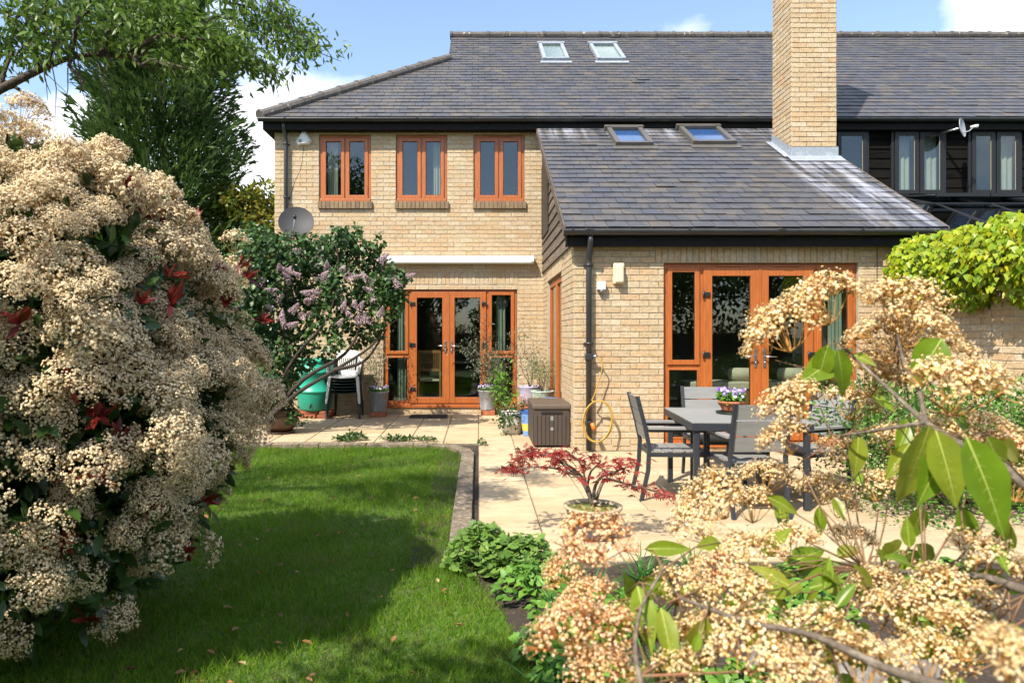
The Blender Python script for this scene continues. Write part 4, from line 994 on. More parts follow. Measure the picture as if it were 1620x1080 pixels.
m = MB(); m.box(-.045, .045, -.005, .10, -.04, .03, ch=.006); m.build('pipe_collar', M['gutter'], hs); m = MB(); m.tube([(.045, 0, .0), (.10, 0, .0)], .016, 10); m.tube([(.06, 0, 0), (.075, 0, 0)], .021, 10); m.build('tap', M['steel'], hs)
m = MB(); m.tube([(.02, -.05, -.78), (.05, -.055, -.86)], [.022, .03], 10); m.build('nozzle', M['orange'], hs)
# cable at the right of the extension doors
cb_ = tag(empty('wall_cable', (PX(1387, YE), YE, 2.3)), 'thin black cable running down the wall right of the extension doors', 'cable')
m = MB(); m.tube([(.02, -.006, .2), (.0, -.006, .12), (.0, -.006, -.55)], .005, 5); m.build('cable_run', M['black'], cb_)

# ================================================================== INSIDE THE ROOMS
def dining_chair(loc, rz, label):
    c = tag(empty('dining_chair', loc, rz), label, 'chair')
    m = MB(); m.box(-.21, .21, -.21, .2, .42, .46, ch=.01); m.build('seat', M['cushion'], c)
    for x in (-.19, .19):
        m = MB(); m.box(x - .018, x + .018, -.22, -.18, 0, .98); m.build('leg', M['intwood'], c); m = MB(); m.box(x - .018, x + .018, .16, .2, 0, .42); m.build('leg', M['intwood'], c)
    for z in (.60, .93): m = MB(); m.box(-.17, .17, -.215, -.19, z, z + .055); m.build('rail', M['intwood'], c)
    for i in range(9): m = MB(); x = -.15 + i * .0375; m.box(x - .008, x + .008, -.21, -.195, .656, .929); m.build('slat', M['intwood'], c)
    return c
dining_chair((PX(681, 12.55), 12.55, .121), 0, 'slatted wooden dining chair seen through the left garden door')
t = tag(empty('dining_table', (PX(715, 13.9), 13.9, .121)), 'dining table under a pale cloth seen through the garden doors', 'table')
m = MB(); m.box(-.7, .7, -.35, .5, .70, .73, ch=.008); m.build('top', M['curtain'], t)
for x in (-.6, .6):
    for y in (-.28, .42): m = MB(); m.box(x - .03, x + .03, y - .03, y + .03, 0, .70); m.build('leg', M['intwood'], t)
bn_ = tag(empty('bench_seat', (3.68, 8.88, .051)), 'wooden bench seat seen through the extension doors', 'bench')
m = MB(); m.box(-1.0, 1.0, -.2, .25, 0, .64); m.build('base', M['intwood'], bn_); m = MB(); m.box(-1.0, 1.0, -.22, .25, .641, .74, ch=.02); m.build('seat_pad', M['cushion'], bn_)
for x, s in ((PX(1174, 8.85), 'left'), (PX(1252, 8.85), 'right')):
    cu = MB(); cu.tube([(-.17, 0, .085), (-.15, 0, .085), (.15, 0, .085), (.17, 0, .085)], [.05, .083, .083, .05], 16)
    o = cu.build('bolster_cushion', M['cushion'], None, (x, 8.85, .794)); tag(o, 'beige bolster cushion on the bench, seen through the %s extension door' % s, 'cushion')

# ================================================================== GARDEN FURNITURE
def garden_chair(loc, rz, label, grp='grey slatted garden chairs round the table'):
    """faces +Y in its own space, origin on the ground below the seat centre"""
    c = tag(empty('garden_chair', loc, rz), label, 'chair', grp); hw = .215
    for s in (-1, 1):
        x = s * hw; m = MB(); t = .017
        pr = [(-.30, 0), (-.245, .25), (-.235, .45), (-.27, .62), (-.335, .875)]
        for (ya, za), (yb, zb) in zip(pr[:-1], pr[1:]):
            m.add([(x - .013, ya - t, za), (x + .013, ya - t, za), (x + .013, ya + t, za), (x - .013, ya + t, za), (x - .013, yb - t, zb), (x + .013, yb - t, zb), (x + .013, yb + t, zb), (x - .013, yb + t, zb)],
                  [(0, 3, 2, 1), (4, 5, 6, 7), (0, 1, 5, 4), (1, 2, 6, 5), (2, 3, 7, 6), (3, 0, 4, 7)])
        m.build('back_leg', M['alu'], c)
        m = MB(); m.box(x - .013, x + .013, .215, .25, 0, .575); m.build('front_leg', M['alu'], c)
        m = MB(); m.box(x - .013, x + .013, -.255, .25, .576, .598); m.build('arm_rail', M['alu'], c)
        m = MB(); m.box(x - .03, x + .03, -.245, .27, .5985, .622, ch=.004); m.build('armrest', M['polywood'], c)
        m = MB(); m.box(x - .0125, x + .0125, -.22, .215, .37, .405); m.build('seat_rail', M['alu'], c)
    m = MB(); m.box(-hw + .013, hw - .013, .21, .245, .372, .404); m.build('cross_rail', M['alu'], c); m = MB(); m.box(-hw + .013, hw - .013, -.235, -.21, .372, .404); m.build('cross_rail', M['alu'], c)
    for i in range(5): m = MB(); y = -.205 + i * .092; m.box(-hw + .014, hw - .014, y, y + .082, .406, .42, ch=.003); m.build('seat_slat', M['polywood'], c)
    for i in range(3):
        z0 = .50 + i * .125; 
        y0 = np.interp(z0, [.45, .62, .875], [-.235, -.27, -.335]); y1 = np.interp(z0 + .115, [.45, .62, .875], [-.235, -.27, -.335]); m = MB()
        vs = [(-hw + .014, y0 - .007, z0), (hw - .014, y0 - .007, z0), (hw - .014, y0 + .007, z0), (-hw + .014, y0 + .007, z0), (-hw + .014, y1 - .007, z0 + .115), (hw - .014, y1 - .007, z0 + .115), (hw - .014, y1 + .007, z0 + .115), (-hw + .014, y1 + .007, z0 + .115)]
        m.add(vs, [(0, 3, 2, 1), (4, 5, 6, 7), (0, 1, 5, 4), (1, 2, 6, 5), (2, 3, 7, 6), (3, 0, 4, 7)]); m.build('back_slat', M['polywood'], c)
        for s in (-1, 1): b = MB(); b.tube([(s * (hw + .012), (y0 + y1) / 2, z0 + .06), (s * (hw + .017), (y0 + y1) / 2, z0 + .06)], .006, 8); b.build('bolt', M['black'], c)
    return c
tab = tag(empty('garden_table', (2.21, 5.94, 0), math.radians(-4)), 'square grey slatted garden table with dark metal legs on the patio', 'table')
tw, td, thh = .475, .54, .70
for i in range(8):
    m = MB(); y = -td + i * (2 * td / 8); m.box(-tw, tw, y + .003, y + 2 * td / 8 - .003, thh - .014, thh, ch=.003); m.build('table_slat', M['polywood'], tab)
for s in (-1, 1):
    m = MB(); m.box(s * (tw - .003) - .02 * (s > 0), s * (tw - .003) + .02 * (s < 0), -td + .004, td - .004, thh - .07, thh - .015); m.build('apron', M['alu'], tab)
    m = MB(); m.box(-tw + .024, tw - .024, s * (td - .004) - .02 * (s > 0), s * (td - .004) + .02 * (s < 0), thh - .07, thh - .015); m.build('apron', M['alu'], tab)
    for q in (-1, 1): m = MB(); x, y = s * (tw - .045), q * (td - .045); m.box(x - .022, x + .022, y - .022, y + .022, 0, thh - .071, ch=.003); m.build('leg', M['alu'], tab)
garden_chair((1.68, 5.935, 0), math.radians(-93), 'grey slatted garden chair standing alone at the left end of the table')
garden_chair((2.13, 5.46, 0), math.radians(2), 'grey slatted garden chair with its back to us, nearest the camera')
garden_chair((2.26, 6.56, 0), math.radians(178), 'grey slatted garden chair beyond the table, facing us behind the violas')
garden_chair((2.86, 5.95, 0), math.radians(112), 'grey slatted garden chair at the right end of the table, behind blossom')
# storage box beside the side wall
bx = tag(empty('storage_box', (.905, 8.86, 0)), 'dark brown plank-effect plastic storage box against the side wall', 'storage box')
m = MB(); m.box(-.222, .222, -.44, .44, .02, .47, ch=.008); m.build('body', M['brownplastic'], bx)
for i in range(9): m = MB(); x = -.2 + i * .05; m.box(x - .021, x + .021, -.451, -.4405, .03, .40, ch=.004); m.build('plank', M['brownplastic'], bx)
for i in range(13): m = MB(); y = -.40 + i * .0665; m.box(-.233, -.2225, y - .029, y + .029, .03, .44, ch=.004); m.build('plank', M['brownplastic'], bx)
m = MB(); m.box(-.236, .236, -.46, .455, .471, .53, ch=.015); m.build('lid', M['brownlid'], bx); m = MB(); m.box(-.13, .13, -.4525, -.4405, .415, .44); m.build('handle_slot', M['black'], bx)
m = MB(); m.box(-.02, .02, -.458, -.4515, .33, .385, ch=.004); m.build('latch', M['polywood'], bx); m = MB(); m.box(-.018, .018, -.457, -.4515, .21, .25, ch=.004); m.build('lock', M['polywood'], bx)
# door mat
mt = MB(); x0, x1 = PX(648, 11.5), PX(708, 11.5); mt.box(-(x1 - x0) / 2, (x1 - x0) / 2, -.2, .2, 0, .015, ch=.004); 
for i in range(12): mt.box(-(x1 - x0) / 2 + .02, (x1 - x0) / 2 - .02, -.18 + i * .0305, -.165 + i * .0305, .0152, .02)
o = mt.build('door_mat', M['mat'], None, ((x0 + x1) / 2, 11.52, .0025)); tag(o, 'black rubber door mat on the paving before the garden doors', 'door mat')
# water butt on bricks
wb = tag(empty('water_butt', (PX(497, 11.5), 11.55, .12)), 'teal green plastic water butt standing on red bricks', 'water butt')
m = MB(); m.lathe([(0, 0), (.24, 0), (.27, .03), (.30, .28), (.305, .30), (.318, .305), (.318, .335), (.308, .34), (.318, .62), (.328, .625), (.328, .655), (.315, .66), (.305, .82)], 32); m.build('barrel', M['teal'], wb)
m = MB(); m.lathe([(.318, .80), (.325, .82), (.318, .845), (.2, .865), (0, .87)], 32); m.build('lid', M['teal'], wb)
m = MB(); m.tube([(.0, -.26, .10), (.0, -.34, .10)], .018, 10); m.tube([(0, -.33, .10), (0, -.33, .05)], .013, 8); m.build('tap', M['black'], wb)
k = 0
for lay in range(2):
    for i in range(3):
        for j in range(3 if lay == 0 else 2):
            m = MB(); m.box(-.1, .1, -.048, .048, 0, .056, ch=.004)
            o = m.build('loose_brick', M['redbrick'], None, (PX(497, 11.5) - .24 + i * .215 + random.uniform(-.01, .01) + (.03 if lay else 0), 11.33 + j * .2 + (.05 if lay else 0), .002 + lay * .058)); o.rotation_euler = (0, 0, random.uniform(-.06, .06))
            tag(o, 'loose red brick in the low stack under the water butt', 'brick', 'loose red bricks under the water butt')
# stack of plastic chairs: white on top of dark green ones
def plastic_chair(loc, rz, m, label, grp=None):
    c = tag(empty('plastic_chair', loc, rz), label, 'chair', grp)
    s = MB(); n = 8; vs = []
    for j in range(n + 1):
        for i in range(n + 1):
            u = i / n * 2 - 1; v = j / n; w = .22 - .03 * (1 - v); vs.append((u * w, .21 - v * .43, .43 - .02 * v + .018 * u * u - (.03 * (1 - v / .12) ** 2 if v < .12 else 0)))
    fs = [(j * (n + 1) + i, j * (n + 1) + i + 1, (j + 1) * (n + 1) + i + 1, (j + 1) * (n + 1) + i) for j in range(n) for i in range(n)]
    s.add(vs, fs, sm=True); o = s.build('seat', m, c); so = o.modifiers.new('s', 'SOLIDIFY'); so.thickness = .012
    # here the chair faces -Y (front towards the camera): seat front at -Y
    for sx in (-1, 1):
        l = MB(); l.add([(sx * .20, -.21, .44), (sx * .255, -.20, .44), (sx * .25, -.12, .44), (sx * .205, -.13, .44), (sx * .255, -.265, 0), (sx * .29, -.26, 0), (sx * .288, -.21, 0), (sx * .26, -.215, 0)],
                        [(0, 1, 2, 3), (4, 7, 6, 5), (0, 4, 5, 1), (1, 5, 6, 2), (2, 6, 7, 3), (3, 7, 4, 0)]); bevel(l.build('leg', m, c), .008)
        l = MB(); l.add([(sx * .18, .20, .44), (sx * .225, .20, .44), (sx * .225, .25, .44), (sx * .18, .25, .44), (sx * .22, .27, 0), (sx * .25, .27, 0), (sx * .25, .31, 0), (sx * .22, .31, 0)],
                        [(0, 1, 2, 3), (4, 7, 6, 5), (0, 4, 5, 1), (1, 5, 6, 2), (2, 6, 7, 3), (3, 7, 4, 0)]); bevel(l.build('leg', m, c), .008)
        a = MB(); pts = smooth_pts([(sx * .235, -.17, .43), (sx * .262, -.19, .55), (sx * .272, -.15, .645), (sx * .275, .0, .66), (sx * .255, .15, .67), (sx * .20, .235, .72), (sx * .14, .26, .78)], 4)
        vs = []
        for p in pts: vs += [p + Vector((sx * -.022, 0, -.008)), p + Vector((sx * .022, 0, -.008)), p + Vector((sx * .02, 0, .008)), p + Vector((sx * -.02, 0, .008))]
        fs = [(4 * i + k_, 4 * i + (k_ + 1) % 4, 4 * i + 4 + (k_ + 1) % 4, 4 * i + 4 + k_) for i in range(len(pts) - 1) for k_ in range(4)]; a.add(vs, fs, sm=True); a.build('armrest', m, c)
    b = MB()
    def bp(u, z): w = np.interp(z, [.42, .6, .8], [.16, .175, .21]); yy = .205 + (z - .42) * .17 - .03 * (1 - u * u); return (u * w, yy, z)
    for i in range(8):
        u0 = -.72 + i * .18; u1 = u0 + .095; vs = [bp(u0, .52), bp(u1, .52), bp(u1, .74), bp(u0, .74)]; vs += [(x, y + .012, z) for x, y, z in vs]; b.add(vs, [(0, 1, 2, 3), (7, 6, 5, 4), (0, 4, 5, 1), (1, 5, 6, 2), (2, 6, 7, 3), (3, 7, 4, 0)])
    for z0, z1 in ((.42, .525), (.735, .84)):
        for i in range(10):
            u0, u1 = -1 + i * .2, -.8 + i * .2; zz1 = [z1 + (0.03 * (1 - u * u) if z1 > .8 else 0) for u in (u0, u1)]
            vs = [bp(u0, z0), bp(u1, z0), bp(u1, zz1[1]), bp(u0, zz1[0])]; vs += [(x, y + .012, z) for x, y, z in vs]; b.add(vs, [(0, 1, 2, 3), (7, 6, 5, 4), (0, 4, 5, 1), (1, 5, 6, 2), (2, 6, 7, 3), (3, 7, 4, 0)])
    for s_ in (-1, 1):
        vs = [bp(s_ * .8, .5), bp(s_ * 1.0, .5), bp(s_ * 1.0, .76), bp(s_ * .8, .76)]; vs += [(x, y + .012, z) for x, y, z in vs]; b.add(vs, [(0, 1, 2, 3), (7, 6, 5, 4), (0, 4, 5, 1), (1, 5, 6, 2), (2, 6, 7, 3), (3, 7, 4, 0)])
    b.build('backrest', m, c); return c
cxs = PX(548, 11.5)
for i in range(5):
    plastic_chair((cxs + random.uniform(-.004, .004), 11.47 - i * .006, .001 + i * .05), .0, M['dkgreen'], 'dark green plastic chair, %s in the stack under the white one' % ['lowest', 'second from the ground', 'in the middle', 'second from the top', 'uppermost green one'][i], 'dark green chairs in the stack')
plastic_chair((cxs, 11.44, .255), .0, M['white'], 'white plastic garden chair on top of the stack')

# pots
def pot(name, loc, prof, m, label, cat='pot', extra=None, rim=None):
    p = tag(empty(name, loc), label, cat); b = MB(); b.lathe(prof, 28); b.build('pot_body', m, p)
    zt = max(z for r, z in prof); rt = prof[-1][0] if prof[-1][0] > .02 else prof[-2][0]
    s = MB(); s.lathe([(0, zt - .03), (max(r for r, z in prof if z > zt - .06) - .012, zt - .03)], 20); s.build('compost', M['soil'], p); return p
BUCKET = [(0, 0), (.105, 0), (.105, .01), (.135, .25), (.145, .262), (.147, .275), (.140, .278), (.132, .262)]
def bucket(loc, label): return pot('bucket_planter', loc, [(r * 1.22, z * 1.22) for r, z in BUCKET], M['galv'], label, 'planter')
PL = ground(597, 660); PR = ground(772, 657)
for q, w in ((PL, 'left'), (PR, 'right')):
    b = MB(); b.box(-.12, .12, -.12, .12, 0, .085, ch=.006); o = b.build('terracotta_block', M['terracotta'], None, (q.x, q.y + .14, 0.002)); tag(o, 'terracotta block under the %s of the two metal buckets' % w, 'block')
bucket((PL.x, PL.y + .14, .088), 'rusty metal bucket of pale violas left of the garden doors'); bucket((PR.x, PR.y + .14, .088), 'galvanised metal bucket of white violas right of the garden doors')
dp = ground(438, 688)
pot('bowl_pot', (dp.x, dp.y + .2, .03), [(0, 0), (.15, 0), (.21, .08), (.225, .18), (.2, .26), (.215, .275), (.235, .285), (.235, .30), (.22, .305), (.21, .28)], M['darkpot'], 'wide dark brown glazed pot at the lawn edge under the lilac')
m = MB(); m.lathe([(0, 0), (.18, 0), (.205, .028), (.195, .028), (.17, .01), (0, .01)], 24); o = m.build('pot_saucer', M['darkpot'], None, (dp.x, dp.y + .2, .002)); tag(o, 'dark brown saucer beneath the wide glazed pot', 'saucer')
# shallow pot of the maple
mpt = Vector((PX(938, 4.72), 4.72, .002))
mp_ = pot('bonsai_pot', mpt, [(0, 0), (.13, 0), (.15, .03), (.188, .20), (.198, .20), (.198, .212), (.180, .212), (.175, .19)], M['greypot'], 'blue grey pot with buff rim holding the red maple')
m = MB(); m.lathe([(.186, .199), (.201, .200), (.203, .214), (.178, .216), (.172, .195)], 28); m.build('rim', M['potrim'], mp_)
m = MB(); vs = [(0, 0, .208)]; rr_ = random.Random(4)
for r in (.06, .12, .17):
    for k in range(16): a = k * math.pi / 8; vs.append((r * math.cos(a), r * math.sin(a), .205 - .1 * r + rr_.uniform(-.006, .008)))
fs = [(0, 1 + k, 1 + (k + 1) % 16) for k in range(16)]
for l in range(2): fs += [(1 + l * 16 + k, 1 + (l + 1) * 16 + k, 1 + (l + 1) * 16 + (k + 1) % 16, 1 + l * 16 + (k + 1) % 16) for k in range(16)]
m.add(vs, fs, sm=True); m.build('moss', M['moss'], mp_)
# pots clustered by the side window
cl = [('terracotta_bowl', (.70, 10.05), [(0, 0), (.10, 0), (.15, .11), (.16, .13), (.15, .135), (.14, .12)], 'terracotta', 'low terracotta bowl of orange stonecrop', .30),
      ('glazed_pot', (.98, 10.5), [(0, 0), (.13, 0), (.17, .16), (.175, .30), (.185, .31), (.17, .32), (.16, .3)], 'greenglaze', 'green and white patterned pot behind the storage box', .22),
      ('glazed_pot', (.82, 10.9), [(0, 0), (.13, 0), (.17, .2), (.185, .34), (.195, .35), (.18, .36), (.17, .34)], 'lilacglaze', 'pale lilac glazed pot near the wall corner', .22),
      ('glazed_pot', (1.03, 9.72), [(0, 0), (.08, 0), (.10, .12), (.125, .26), (.13, .27), (.12, .275), (.115, .26)], 'bluewhite', 'mottled light blue pot behind the storage box', .30),
      ('white_planter', (.60, 9.95), [(0, 0), (.13, 0), (.165, .15), (.17, .29), (.18, .30), (.165, .305), (.155, .29)], 'whiteglaze', 'white flower-patterned planter with trailing leaves', .0)]
# low dark stand that lifts the pots
stn = tag(empty('plant_stand', (.86, 10.2, 0)), 'low dark wooden stand under the pots beside the storage box', 'plant stand')
m = MB(); m.box(-.28, .30, -.62, .85, .175, .21, ch=.004); m.build('shelf', M['black'], stn)
for x in (-.25, .26):
    for y in (-.58, .8): m = MB(); m.box(x - .025, x + .025, y - .025, y + .025, 0, .174); m.build('leg', M['black'], stn)
for nm, (x, y), pr, mm, lb, zb in cl:
    zb = .2115
    if nm == 'white_planter': x, y, zb = .47, 9.62, .002
    pot(nm, (x, y, zb), pr, M[mm], lb)
sp_ = tag(empty('striped_pot', (.70, 9.42, .002)), 'blue and yellow striped pot beside the storage box', 'pot')
for a, b, mm in ((0, .07, 'bluewhite'), (.07, .17, 'yellowglaze'), (.17, .30, 'bluewhite'), (.30, .335, 'blueglaze')):
    m = MB(); r = lambda z: .085 + z * .13; m.lathe([(r(a) + .0, a), (r(b), b - .0005)], 28); m.build('stripe', M[mm], sp_)
m = MB(); m.lathe([(.129, .336), (.135, .34), (.12, .343), (.11, .30), (0, .30)], 28); m.build('rim', M['blueglaze'], sp_)
# pot of violas on the table, on a green saucer
tp = Vector((PX(1157, 6.0), 6.0, thh + .001))
m = MB(); m.lathe([(0, 0), (.12, 0), (.135, .018), (.128, .018), (.11, .006), (0, .006)], 28); o = m.build('plant_saucer', M['dkgreen'], None, tp); tag(o, 'dark green saucer under the viola pot on the table', 'saucer')
vp = pot('viola_pot', tp + Vector((0, 0, .008)), [(0, 0), (.075, 0), (.085, .04), (.105, .08), (.113, .082), (.115, .10), (.105, .104), (.10, .085)], M['terracotta'], 'terracotta pot of purple and white violas on the table')

# ================================================================== PLANTS
U = lambda n: RNG.normal(0, 1, (n, 3))
def unit(v): return v / np.maximum(np.linalg.norm(v, axis=1, keepdims=True), 1e-9)
def plant(name, label, cat, loc=(0, 0, 0), group=None): return tag(empty(name, loc), label, cat, group)
FLORET = None
def floret_t():
    tv = []; tf = []
    for k in range(5):
        a = 2 * math.pi * k / 5; b = len(tv)
        d = lambda an, r, z: (math.cos(an) * r, math.sin(an) * r, z)
        tv += [(0, 0, 0), d(a - .5, .75, .22), d(a, 1.05, .15), d(a + .5, .75, .22)]; tf.append((b, b + 1, b + 2, b + 3))
    b = len(tv); q = .52; tv += [(q, 0, .32), (0, q, .32), (-q, 0, .32), (0, -q, .32), (0, 0, .8)]
    tf += [(b, b + 1, b + 4), (b + 1, b + 2, b + 4), (b + 2, b + 3, b + 4), (b + 3, b, b + 4)]
    return tv, tf
FLORET = floret_t()
def head_mesh(seed, R, nsub, per, fr, fm, loose=.0, hgt=.5):
    """a domed cluster of small flowers on forked stalks; z is up, stalk enters at the origin below"""
    rg = np.random.default_rng(seed); P_ = []; A_ = []; stalk = MB(); base = np.array([0, 0, -R * .62])
    for i in range(nsub):
        r = R * math.sqrt((i + .5) / nsub) * .86; an = i * 2.39996 + rg.uniform(-.25, .25); rr = r / R
        c = np.array([r * math.cos(an), r * math.sin(an), R * hgt * (1 - rr * rr) + rg.uniform(-.09, .09) * R - .1 * R])
        up = np.array([c[0] * .75, c[1] * .75, R * .7]); up /= np.linalg.norm(up)
        sr = R * rg.uniform(.24, .34)
        mid = base * .35 + np.array([c[0] * .35, c[1] * .35, -R * .25])
        if i % 2 == 0: stalk.tube([base, mid, c - up * sr * .6], [.0014, .0011, .0009], 4, 0, cap=False)
        for k in range(per):
            d = rg.normal(0, 1, 3); d /= np.linalg.norm(d)
            if d @ up < -.25: d = d - 2 * (d @ up) * up * .9
            q = c + d * sr * rg.uniform(.7, 1.05) * (1 + loose * rg.uniform(-.2, .5)); P_.append(q); A_.append(d * .8 + up * .5 + rg.normal(0, .25, 3))
            if k % 3 == 0: stalk.tube([c - up * sr * .6, q - d * .001], [.001, .0007], 3, 0, cap=False)
    P_ = np.array(P_); A_ = np.array(A_); n = len(P_)
    # floret template has its axis on z: frames() puts y along a, so build from z
    Rm = frames(np.cross(unit(A_), rg.normal(0, 1, (n, 3))), A_)
    V, FL, SZ, k = scatter_data(*FLORET, P_, Rm, rg.uniform(.8, 1.2, n) * fr)
    pr_ = rg.random(n); rn = np.stack([pr_] * 5 + [rg.choice([.72, .30, .95, .72], n)] * 4, 1).ravel(); mi = np.zeros(len(SZ), int)
    nv = len(V); V = np.vstack([V, np.array(stalk.v)]); sf = [np.array(f) + nv for f in stalk.f]
    FL = np.concatenate([FL] + sf); SZ = np.concatenate([SZ, [len(f) for f in sf]]); rn = np.concatenate([rn, np.full(len(sf), .5)]); mi = np.concatenate([mi, np.ones(len(sf), int)])
    o = np_mesh('flower_head', V, FL, SZ, [fm, M['headstem']], None, rn, mi, False); me = o.data; bpy.data.objects.remove(o); return me

# ---------- big photinia at the left: mound of cream blossom
BC = np.array([-2.33, 3.30, 1.12]); BS = np.array([1.09, 1.16, 1.20])
bush = plant('photinia_bush', 'huge photinia bush covered in cream blossom left of the lawn', 'bush', (BC[0], BC[1], -.05))
BO = np.array([BC[0], BC[1], -.05])
heads_c = [head_mesh(s, .108, 20, 34, .0050, M['floret_cream'], .2, .85) for s in range(6)]
n = 1500; i = np.arange(n); ph = np.arccos(1 - 2 * (i + .5) / n); th = i * 2.399963
D = np.column_stack([np.sin(ph) * np.cos(th), np.sin(ph) * np.sin(th), np.cos(ph)])
D = D / (np.abs(D) ** 2.5).sum(1, keepdims=True) ** (1 / 2.5) * .97
lump = 1 + .07 * np.sin(D[:, 0] * 7 + 1) * np.cos(D[:, 2] * 6) + .06 * np.sin(D[:, 1] * 9 + D[:, 2] * 5)
view = BC + D * BS * 1.0; tc_ = np.array([0, 0, 1.4]) - view; facing = (unit(D / BS) * unit(tc_)).sum(1)
dens = np.clip(.70 + .75 * (D[:, 2] + .35), .3, 1.0)
keep = (facing > -.30) & (D[:, 2] > -.80) & (RNG.random(n) < dens) & ((D[:, 0] > -.75) | (D[:, 2] > .3))
idx = np.where(keep)[0]; RNG.shuffle(idx); order = idx[:430]; order = order[np.argsort(-facing[order] + RNG.normal(0, .25, len(order)))]
cnt = 0; extra = []
for k in order:
    d = D[k]; p = BC + d * BS * lump[k] * random.uniform(.86, 1.07); nrm = d / BS; nrm = nrm / np.linalg.norm(nrm); ax = Vector(nrm * .75 + np.array([-.18, -.28, .55]) + RNG.normal(0, .22, 3)).normalized()
    s = random.uniform(.70, 1.22) * (.9 if d[2] < -.2 else 1.0); q = Vector((0, 0, 1)).rotation_difference(ax)
    if cnt < 300:
        o = link('flower_head', heads_c[cnt % 6], None, bush); o.location = p - BO; o.rotation_mode = 'QUATERNION'; o.rotation_quaternion = q @ Matrix.Rotation(random.uniform(0, 6.28), 3, 'Z').to_quaternion(); o.scale = (s, s, s * random.uniform(.8, 1.05))
    else: extra.append((p, q, s))
    cnt += 1
# top sprays standing above the outline
lme = head_mesh(77, .108, 13, 16, .0068, M['floret_cream'], .2, .85); lv = np.array([v.co[:] for v in lme.vertices]); lt = [tuple(p_.vertices) for p_ in lme.polygons]
lr_ = np.array([a_.value for a_ in lme.attributes['rnd'].data]); lmi = np.array([p_.material_index for p_ in lme.polygons])
if extra:
    Rm = np.stack([np.array((q @ Matrix.Rotation(random.uniform(0, 6.28), 3, 'Z').to_quaternion()).to_matrix()) for p, q, s in extra])
    V, FL, SZ, k_ = scatter_data(lv, lt, np.array([p for p, q, s in extra]) - BO, Rm, np.array([s for p, q, s in extra]))
    tag(np_mesh('blossom', V, FL, SZ, [M['floret_cream'], M['headstem']], bush, np.tile(lr_, len(extra)), np.tile(lmi, len(extra))), kind='stuff')
nl = 14000; dd = unit(U(nl)); dd[:, 2] = np.where(dd[:, 2] < -.85, -dd[:, 2], dd[:, 2]); dd = dd / (np.abs(dd) ** 2.5).sum(1, keepdims=True) ** (1 / 2.5) * .97; rad = np.where(np.arange(nl) < 9500, RNG.uniform(.78, .99, nl), RNG.uniform(.35, .78, nl))
lp = BC + dd * BS * rad[:, None]; lp[:, 2] = np.maximum(lp[:, 2], .0)
la = unit(dd * .7 + U(nl) * .6 + np.array([0, 0, .1])); ln_ = unit(dd * .6 + U(nl) * .5 + np.array([0, 0, .5]))
sc_ = np.where(np.arange(nl) < 9500, RNG.uniform(.065, .11, nl), RNG.uniform(.14, .22, nl))
tag(scatter('leaves', LEAF, lp - BO, la, ln_, sc_, M['photinia'], bush), kind='stuff')
br = MB()
for k in range(90):
    d = unit(U(1))[0]; d[2] = abs(d[2]) * .8 - .15; e = BC + d * BS * .92; b0 = np.array([BC[0] + random.uniform(-.25, .25), BC[1] + random.uniform(-.25, .25), 0]); m1 = b0 * .45 + e * .55 + np.array([0, 0, .15]) + RNG.normal(0, .08, 3)
    br.tube([b0 - BO, m1 - BO, e - BO], [.022, .011, .003], 5)
br.build('branches', M['bark'], bush)
# red shoots: each a whorl of red leaves
shoots = [(195, 310, 1.25), (258, 338, .9), (303, 352, .6), (98, 288, .45), (375, 425, .9), (386, 440, .8), (346, 478, .9), (268, 480, .9), (215, 480, .5), (410, 510, .8), (150, 660, 1.0), (110, 610, .7), (190, 700, 1.1), (145, 745, .8), (30, 510, .5), (225, 800, .9), (320, 790, .6), (95, 855, .9), (135, 975, .8), (285, 872, .7), (265, 440, .5), (330, 430, .6), (120, 760, .7)]
def on_bush(px, py):
    d = np.array([(px - CX) / F, 1.0, -(py - CY) / F]); o = np.array([0, 0, H]); S_ = BS * 1.06
    a = ((d / S_) ** 2).sum(); b = 2 * ((o - BC) / S_ * d / S_).sum(); c = (((o - BC) / S_) ** 2).sum() - 1; q = b * b - 4 * a * c
    t = (-b - math.sqrt(q)) / (2 * a) if q > 0 else -b / (2 * a); return o + d * t
for px, py, s in shoots:
    p = on_bush(px, py); nn_ = unit(((p - BC) / BS ** 2)[None])[0]; up = unit((nn_ + np.array([0, 0, .6]))[None])[0]; k = random.randint(8, 13)
    aa = unit(np.repeat(up[None], k, 0) * RNG.uniform(.3, 1.0, (k, 1)) + U(k) * .55); tag(scatter('red_shoot', leaf_t(.3, .12, .1), (p - BO + nn_ * .01)[None] + U(k) * .005, aa, unit(U(k) + up), RNG.uniform(.05, .095, k) * (.7 + .5 * s), M['photinia_red'], bush), label='whorl of red young leaves')

# ---------- photinia close to the camera at the right
fgr = Vector((1.25, .55, -.03))
fg = plant('photinia_shrub', 'sunlit photinia sprays with tan blossom close to the camera at right', 'bush', fgr)
FGO = np.array(fgr)
heads_t = [head_mesh(20 + s, .075, 21, 25, .0032, M['floret_tan'], .5, .6) for s in range(4)]
heads_r = [head_mesh(30 + s, .075, 21, 25, .0032, M['floret_rust'], .6, .62) for s in range(4)]
